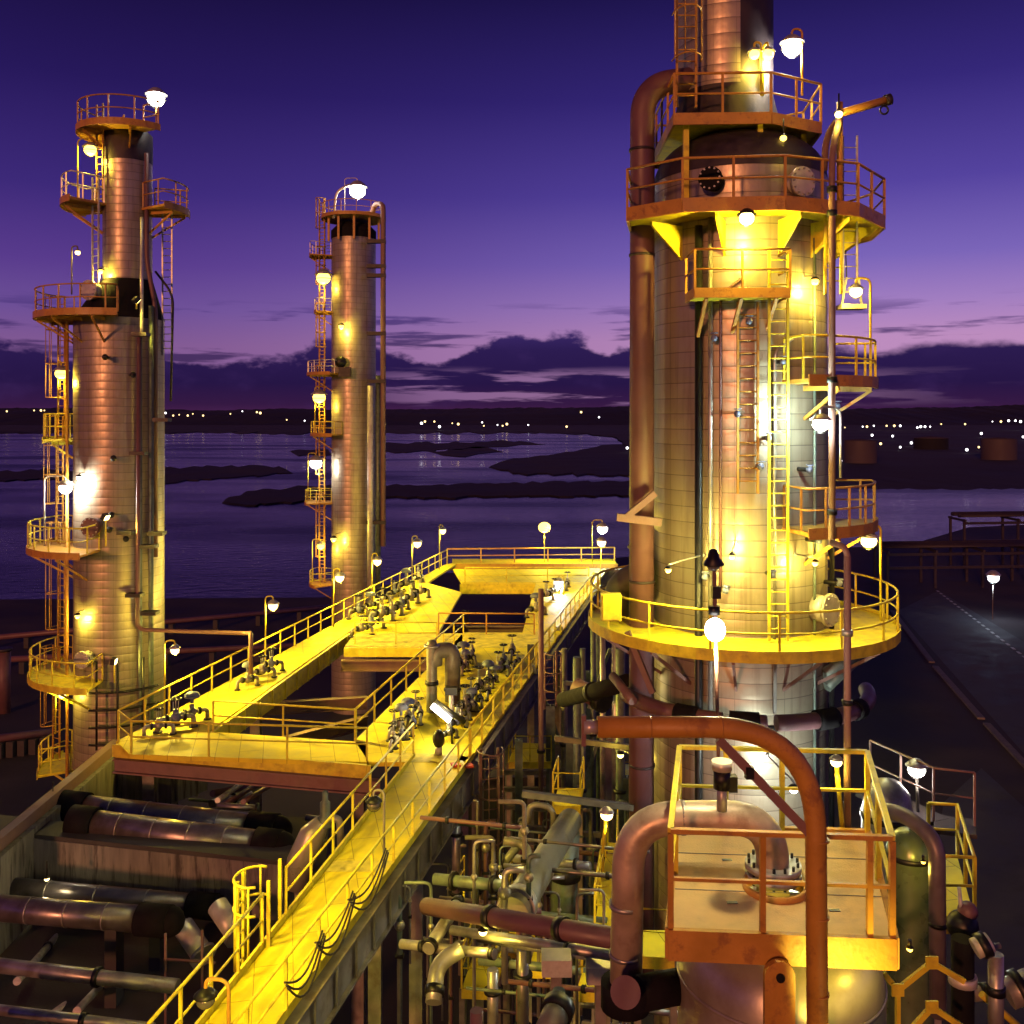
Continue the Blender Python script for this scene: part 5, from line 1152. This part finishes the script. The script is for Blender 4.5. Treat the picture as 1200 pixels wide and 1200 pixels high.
run('branch_pipe', 'short green pipe rising to the pale rack beam', [P(612, 960, 25), P(612, 985, 24.5), P(592, 1010, 24)], .1, 'duct', ((0, .2),), .2)
run('branch_pipe', 'gently bent pale pipe over the fat sloping one', [P(590, 985, 22), P(618, 990, 22), P(622, 1030, 21)], .09, 'duct', (), .4)
run('branch_pipe', 'pale pipe end pointing up near the foot of the looping pipe', [P(640, 1215, 14), P(655, 1180, 14.5)], .2, 'duct', ((0, .9),), .1)
run('branch_pipe', 'pale elbow in the black frame near the top of the rack', [P(618, 965, 26), P(620, 942, 26), P(648, 945, 26), P(650, 972, 26)], .08, 'duct', (), .5)
run('branch_pipe', 'pink jointed pipe sloping under the ring platform', [P(676, 806, 33), P(708, 822, 32)], .32, 'brownpipe', ((0, .9),))
run('branch_pipe', 'dull pipe joining the ring header from the left', [P(660, 820, 33), P(735, 800, 28)], .25, 'dark', ((0, .5),))
for i, (x, y) in enumerate(((652, 1128), (704, 1137))):
    p = P(x, y, 16.6); t = thing('pipe_shoe', ('left one' if i == 0 else 'right one') + ' of two pale pipe shoes under the level pipes', 'support', p)
    part('block', MB().box(p, (.5, .4, .28)), M['pale'], t); part('leg', MB().beam(p + V((0, .1, -.1)), p + V((0, .1, -3)), .18, .18), M['girder'], t)
# caged ladder from the walkway down
b_t, b_b = P(574, 880, 31), P(582, 1040, 30)
t = thing('cage_ladder', 'rusty caged ladder hanging down from the walkway into the pipework', 'ladder', b_b)
ladder(t, (b_t.x, 30.5, b_b.z - 1), (b_t.x, 30.5, 15.6), .55, (.25, -1, 0), True, M['pinkbeam'], 'ladder_body', .028, 1.0)
c = P(645, 830, 38); t = thing('cage_ladder', 'short caged ladder beside the pink conduit at the deck edge', 'ladder', c); ladder(t, (c.x, 38, c.z), (c.x, 38, 18 - 1.2), .5, (.4, -1, 0), True, M['pinkbeam'], 'ladder_body', .026, .8)
# lit landings
def landing(lab, px, z, railm='yellow', sides=None, legs=True, deckm='deck'):
    q4 = [G(x, y, z) for x, y in px]; c = q4[0]; t = thing('landing', lab, 'platform', c, 'small landings in the pipework')
    part('deck', MB().prism([xy(p) for p in q4], z - .08, z), M[deckm], t)
    part('edge_beam', MB().beam(q4[0] + V((0, -.04, -.1)), q4[1] + V((0, -.04, -.1)), .06, .26), M['yellow'], t)
    rail_on(t, [q4[i] for i in (sides or (3, 0, 1, 2))], 1.0, 1.0, .026, M[railm])
    if legs:
        for i in (0, 1): part('leg', MB().beam((q4[i].x, q4[i].y + .12, .8), (q4[i].x, q4[i].y + .12, z - .1), .14, .14), M['girder'], t)
    return t
landing('yellow landing with a side rail under the valve deck, left of the davit tip', [(596, 893), (646, 893), (650, 872), (604, 870)], 12.6)
landing('brightly lit small landing at the foot of the rusty caged ladder', [(528, 1064), (592, 1066), (600, 1038), (544, 1036)], 9.2)
landing('lit landing lowest in the pipework with a bent rail', [(541, 1158), (580, 1160), (594, 1118), (556, 1116)], 11.2)
landing('long narrow yellow lit landing beside the looping pipe', [(697, 1084), (722, 1086), (724, 988), (712, 987)], 13.0)
landing('little yellow landing in the dark, just left of the brown overhead pipe', [(712, 908), (738, 909), (740, 896), (716, 895)], 12.0)
landing('dim landing at the bottom beside the black sleeve', [(676, 1160), (712, 1161), (714, 1140), (682, 1140)], 13.2)
landing('yellow railed landing half hidden behind the looping pipe', [(748, 1120), (790, 1122), (790, 1090), (752, 1090)], 14.5)
for k, (x, z, lab) in enumerate(((664, 14.0, 'small yellow railed landing high in the rack under the ring header'), (600, 10.0, 'small yellow railed landing deep below the fat sloping pipe'), (636, 12.0, 'small yellow railed landing crossed by the thin level pipes'))):
    y = (930, 1098, 1120)[k]; landing(lab, [(x - 16, y + 14), (x + 16, y + 15), (x + 20, y - 6), (x - 10, y - 7)], z)
# dark support blocks seen under the walkway and lower middle
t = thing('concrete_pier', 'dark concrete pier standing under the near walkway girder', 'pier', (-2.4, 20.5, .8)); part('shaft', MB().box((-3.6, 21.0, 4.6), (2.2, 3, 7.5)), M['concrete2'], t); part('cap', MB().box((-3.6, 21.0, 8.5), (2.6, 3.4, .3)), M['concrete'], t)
t = thing('service_hall', 'dark low equipment house behind the pipework under the deck', 'building', (0, 46, .8)); part('wall', MB().box((1.5, 47, 5), (7, 4, 8.4)), M['concrete2'], t); part('roof', MB().box((1.5, 47, 9.3), (7.4, 4.4, .2)), M['darkcone'], t)

# more pipework in the depth, each run a thing of its own
names = ['dull lagged pipe', 'rusty bare pipe', 'green painted pipe', 'pale lagged pipe']
mt = ['shell', 'brownpipe', 'teal', 'pipe']; rn = random.Random(23); pls = []
for i in range(38):
    k = i % 4; x0 = rn.uniform(430, 600); y = 890 + i * 8; D = rn.uniform(24, 34) - i * .3; L_ = rn.uniform(80, 190)
    if i % 3: 
        D = rn.uniform(20, 30); p, q = P(x0 + 60, y + 60, D), P(x0 + 60 + L_, y + 60 + L_ * .1, D - .8)
    else:
        p, q = P(x0 + 90, y + 30, D), P(x0 + 90, y + 30 + L_, D)
    r_ = rn.choice([.035, .05, .07, .1, .13])
    t = thing('pipe_line', f"{names[k]} {'running level' if i % 3 else 'standing upright'} in dark pipework under the walkway, {ordinal(i)} down", 'pipe', p, 'dark pipework under the walkway')
    part('pipe', MB().tube([p, q], r_, 10), M[mt[k]], t)
    for f_ in (.25, .8): c = p.lerp(q, f_); part('flange', MB().cyl(c, c + (q - p).normalized() * .08, r_ * 1.6, 12), M['black'], t)
UP_M = ['teal', 'pipe', 'duct', 'brownpipe', 'girder']; UP_N = ['thin green', 'thin grey', 'thin olive', 'thin rusty', 'thin dull']
for i in range(36):
    k = i % 5; x0 = 470 + i * 7.6 + rn.uniform(-3, 3); D = rn.uniform(19, 38); y0_ = rn.uniform(930, 1070); L_ = rn.uniform(90, 260); a, b = P(x0, y0_ + L_, D), P(x0, y0_, D); w_ = rn.uniform(-.8, .8)
    if x0 < rightx(y0_) + 26: continue
    t = thing('small_riser', f"{UP_N[k]} elbowed riser among the pipes right of the walkway, {ordinal(i)} counted rightward", 'pipe', a, 'small risers in the pipework')
    r_ = rn.choice([.025, .035, .05, .065]); part('pipe', MB().tube(fillet([a, b, b + V((w_, 0, 0))], .15, 4), r_, 8), M[UP_M[k]], t)
    part('clamp', MB().box(a.lerp(b, .6), (r_ * 3.2, r_ * 3.2, .06)), M['black'], t)
    c = a.lerp(b, .8); part('small_valve', MB().ball(c, r_ * 2.1, 8, 6).cyl(c, c + V((0, -.2, 0)), .012, 5), M['valve'], t)
for i in range(14):
    k = (i + 1) % 4; x0 = rn.uniform(20, 380); y = rn.uniform(905, 945); D = rn.uniform(34, 44)
    p, q = P(x0, y, D), P(x0 + rn.uniform(30, 80), y + rn.uniform(-30, 6), D + rn.uniform(0, 6)); r_ = rn.choice([.06, .1, .14])
    if p.x < -14: continue
    t = thing('pipe_line', f"{names[k]} in the dark bay beneath the valve deck, {ordinal(i)} from the near girder", 'pipe', p, 'dark pipes beneath the valve deck')
    part('pipe', MB().tube([p, q], r_, 10), M[mt[k]], t); part('flange', MB().cyl(p.lerp(q, .5), p.lerp(q, .53), r_ * 1.6, 12), M['black'], t)

# =================================================================== LAMPS
P_ = P
# left arm, outer rail
def lp(lab, hx, hy, fx, fy, **k):
    f_ = D2(fx, fy); D = f_.y; lamp(lab, P(hx, hy, D), f_, **k)
lp('lamp on its post in the middle of the left arm rail', 320, 710, 311, 776, power=840, lens='dim', br=.2)
lp('lamp on its post next before the slim middle column', 398, 677, 391, 735, power=960, lens='dim', br=.22)
lp('lamp on its post on the far side of the slim middle column', 442, 658, 436, 711, power=840, lens='dim', br=.22)
lp('lamp on its post, second from the far end of the left arm', 489, 637, 483, 687, power=1040, lens='dim', br=.24)
lp('small lamp at the far end of the left arm', 519, 622, 515, 668, power=840, lens='dim', br=.2)
lp('lamp low on its post at the near corner beside the tall column', 205, 762, 193, 838, power=840, lens='dim', br=.15)
lp('round yellow lamp standing on the far cross rail', 638, 618, 638, 659, power=1400, lens='amber', br=.42, hood=False)
lp('dazzling white lamp at the far right corner of the deck', 706, 620, 694, 664, power=1200, color=(.75, 1, .8), lens='white', br=.34)
lp('pale lamp just below the dazzling one at the far right corner', 705, 636, 703, 690, power=840, lens='dim', br=.26)
lp('bright white lamp low among the far end valves', 655, 683, 660, 698, power=840, color=WHT, lens='white', br=.22)
lp('lamp hooded black on a leaning post by the walkway rail', 438, 943, 450, 1018, power=0, lens='unlit', br=.15, postm=M['girder'])
lp('black hooded lamp at the very bottom of the walkway', 241, 1172, 268, 1290, power=0, lens='unlit', br=.14, postm=M['orange'])
# flood lamps added, some out of view, to light walkway and valve deck evenly
flood('added flood lamp high on the farther of two posts left of the near walkway', (-11.2, 16.5, 22.5), (-3.9, 22.0, 15), 8000, cone=44, mount=(-11.2, 16.5, 10.6))
flood('added flood lamp high on the nearer of two posts left of the near walkway', (-9.0, 12.5, 24.5), (-3.9, 20.5, 15), 9000, cone=40, mount=(-9.0, 12.5, 10.6))
flood('added flood lamp on a short post over the nearest end of the walkway', (-3.9, 11.2, 17.9), (-3.6, 18.5, 15), 1500, cone=75, mount=(-3.9, 11.2, 15))
flood('added flood lamp on the rail of the upper middle landing of the tall column, facing right', P(124, 606, 39.4), D2(490, 830), 30000, cone=58, mount=P(124, 640, 39.4))  # landing floods are added too, to brighten the deck from the side
flood('added flood lamp at the end of the cone landing of the tall column, facing right', P(160, 352, 39.3), D2(545, 730), 30000, cone=46, mount=P(160, 362, 39.4))
flood('added flood lamp on the widest lit landing of the tall lagged column, facing the left arm', P(134, 775, 39.6), D2(330, 800), 3800, cone=80, mount=P(134, 800, 39.6))
flood('flood lamp below the right corner of the square platform, aimed upwards', P(1030, 1300, 9.2), P(985, 1120, 10.6), 330, cone=70, mount=P(1030, 1400, 9.6))
# left column
def lt(lab, x, y, D, **k): lamp(lab, P(x, y, D), **k)
lamp('yellow lamp on the second ladder landing of the tall lagged column', P(72, 438, 41.2), P(68, 490, 41.2), power=230, lens='amber', br=.24)
lamp('dazzling lamp beside the upper middle landing of the tall lagged column', P(77, 572, 40.2), P(52, 640, 40.2), power=300, color=WHT, lens='white', br=.24, postm=M['pale'])
lamp('yellow lamp on the uppermost left landing of the tall lagged column', P(106, 176, 41), P(91, 235, 41), power=260, lens='amber', br=.24)
lamp('white lamp on the very top of the tall lagged column', P(183, 116, 42), P(183, 150, 42), power=120, color=WHT, lens='white', br=.34, postm=M['orange'])
lamp('small lamp on the lowest ladder of the tall lagged column', P(73, 815, 40.3), P(65, 860, 40.3), power=110, lens='dim', br=.12)
lamp('dark swan neck lamp above the cone landing of the tall lagged column', P(91, 296, 40.5), P(84, 345, 40.5), power=14, lens='dim', br=.1, postm=M['girder'])
# close lamps that wash the left column
lamp('small shaded lamp lighting the foot of the narrow upper shell', P(118, 318, 40.9), power=190, lens='amber', br=.1)
lamp('small added shaded lamp lighting the left column beside its dazzling landing lamp', P(93, 560, 40.1), power=330, color=WHT, lens='white', br=.1)  # extra lamp, added to strengthen the white wash on the column
lamp('small shaded lamp above the widest lit landing of the tall lagged column', P(91, 722, 40.1), power=230, lens='amber', br=.1)
# middle column
lamp('dazzling gooseneck lamp on the very top of the slim middle column', P(419, 224, 82.6), P(404, 250, 82.6), power=260, color=WHT, lens='white', br=.62, postm=M['pale'])
lamp('yellow lamp highest on the side of the slim middle column', P(379, 326, 82.6), P(374, 366, 82.6), power=330, lens='amber', br=.55)
lamp('yellow lamp on the third landing of the slim middle column', P(374, 466, 82.6), P(369, 507, 82.6), power=330, lens='amber', br=.5)
lamp('whitish lamp on the fourth landing of the slim middle column', P(370, 543, 82.6), P(361, 586, 82.6), power=360, color=WHT, lens='white', br=.48)
lamp('low lamp on the lowest landing of the slim middle column', P(376, 640, 82.4), P(366, 682, 82.4), power=330, lens='amber', br=.3)
lamp('shaded lamp lighting the valves halfway up the slim middle column', P(400, 383, 81.4), power=460, lens='amber', br=.22)
lamp('added shaded lamp lighting the lowest part of the slim middle column', P(391, 632, 81.2), power=420, lens='amber', br=.22)  # extra lamp, added to brighten the foot of this column
# big column
lamp('strong yellow lamp hanging under the upper ring platform', P(875, 256, 23.45), power=700, lens='warm', br=.17, hang=.34)
lamp('dazzling white floodlight at the very top beside the upper column', P(928, 56, 26), P(940, 112, 26), power=330, color=WHT, lens='white', br=.24, postm=M['orange'])
lamp('left bulb of the twin yellow lamps on the top platform', P(884, 64, 25.6), P(892, 112, 25.6), power=120, lens='amber', br=.13)
lamp('right bulb of the twin yellow lamps on the top platform', P(900, 64, 25.6), P(894, 112, 25.9), power=120, lens='amber', br=.14)
lamp('lamp under the square top platform lighting the dark dome', P(918, 162, 25), power=90, lens='amber', br=.08)
lamp('small lamp at the bend of the hooked pole', P(983, 134, 23.6), power=45, lens='dim', br=.09)
lamp('shaded lamp lighting the column side below the upper ring platform', P(955, 330, 24.7), power=260, lens='amber', br=.09)
lamp('hooded lamp on a tall post above the upper right balcony', P(1003, 342, 25.2), P(1020, 448, 25.2), power=55, lens='warm', br=.15)
lamp('bluish white floodlight in front of the ladder on the big column', P(962, 497, 23.0), P(985, 560, 23.3), power=110, color=(.9, 1, .92), lens='white', br=.18, postm=M['steel'])
point(P(935, 488, 23.6), 420, (.74, 1, .84), None, .1)  # bare light without a fixture, added to whiten the column here
lamp('long necked yellow lamp on the right of the lower ring platform', P(1018, 634, 25.5), P(1032, 728, 25.5), power=170, lens='warm', br=.19)
lamp('added shaded lamp lighting the left flank of the big column', P(783, 668, 23.5), power=420, color=(1, .8, .16), lens='amber', br=.07, hang=.14)  # this and the next two lamps are added to wash the column yellow
lamp('added shaded lamp lighting the front of the big column above the dazzling pole lamp', P(858, 652, 23.3), power=560, color=(1, .8, .16), lens='amber', br=.07, hang=.14)
lamp('added shaded lamp over the manhole on the lower ring platform', P(955, 660, 24.2), power=200, color=(1, .8, .16), lens='amber', br=.07, hang=.14)
lamp('lamp under the lower ring platform, behind the davit brace', P(930, 925, 22.9), power=520, color=(.92, 1, .88), lens='white', br=.09, hang=.14)
# around the foreground platform and pipework
lamp('starry white lamp on a thin post right of the square platform', P(1074, 902, 20), P(1076, 958, 20), power=45, color=(1, .86, .78), lens='white', br=.16, postm=M['girder'])
lamp('small hooked lamp on the back rail of the square platform', P(980, 893, 13.2), P(988, 980, 13.2), power=26, lens='warm', br=.07)
lamp('yellow lamp low at the right lighting the green vessel', P(1082, 1010, 14.6), power=14, lens='amber', br=.03, hang=.1)
lamp('small lamp under the right corner of the square platform', P(1066, 1112, 10.6), power=14, lens='amber', br=.03, hang=.1)
lamp('small lamp lighting the lit landing beside the looping pipe', P(711, 955, 19), P(706, 1000, 19), power=40, lens='warm', br=.11)
lamp('lamp over the lit landing at the foot of the caged ladder', P(590, 1026, 22), power=40, lens='warm', br=.09)
lamp('lamp over the lowest lit landing in the pipework', P(566, 1092, 18), power=28, lens='warm', br=.07)
lamp('dim lamp deep in the rack beside the brown overhead pipe', P(727, 885, 30), power=30, lens='warm', br=.09)
lamp('cold white lamp on a pole by the road at the right', P(1164, 677, 120), P(1163, 735, 120), power=900, color=(.7, .85, 1), lens='farw', br=.65, postm=M['girder'])
lamp('small lamp under the exchanger ledge at the left', P(55, 1030, 27.2), power=16, color=WARMW, lens='warm', br=.06)
lamp('small lamp beside the black end of the upper exchangers', P(62, 905 + 30, 31), power=24, color=WARMW, lens='warm', br=.06)
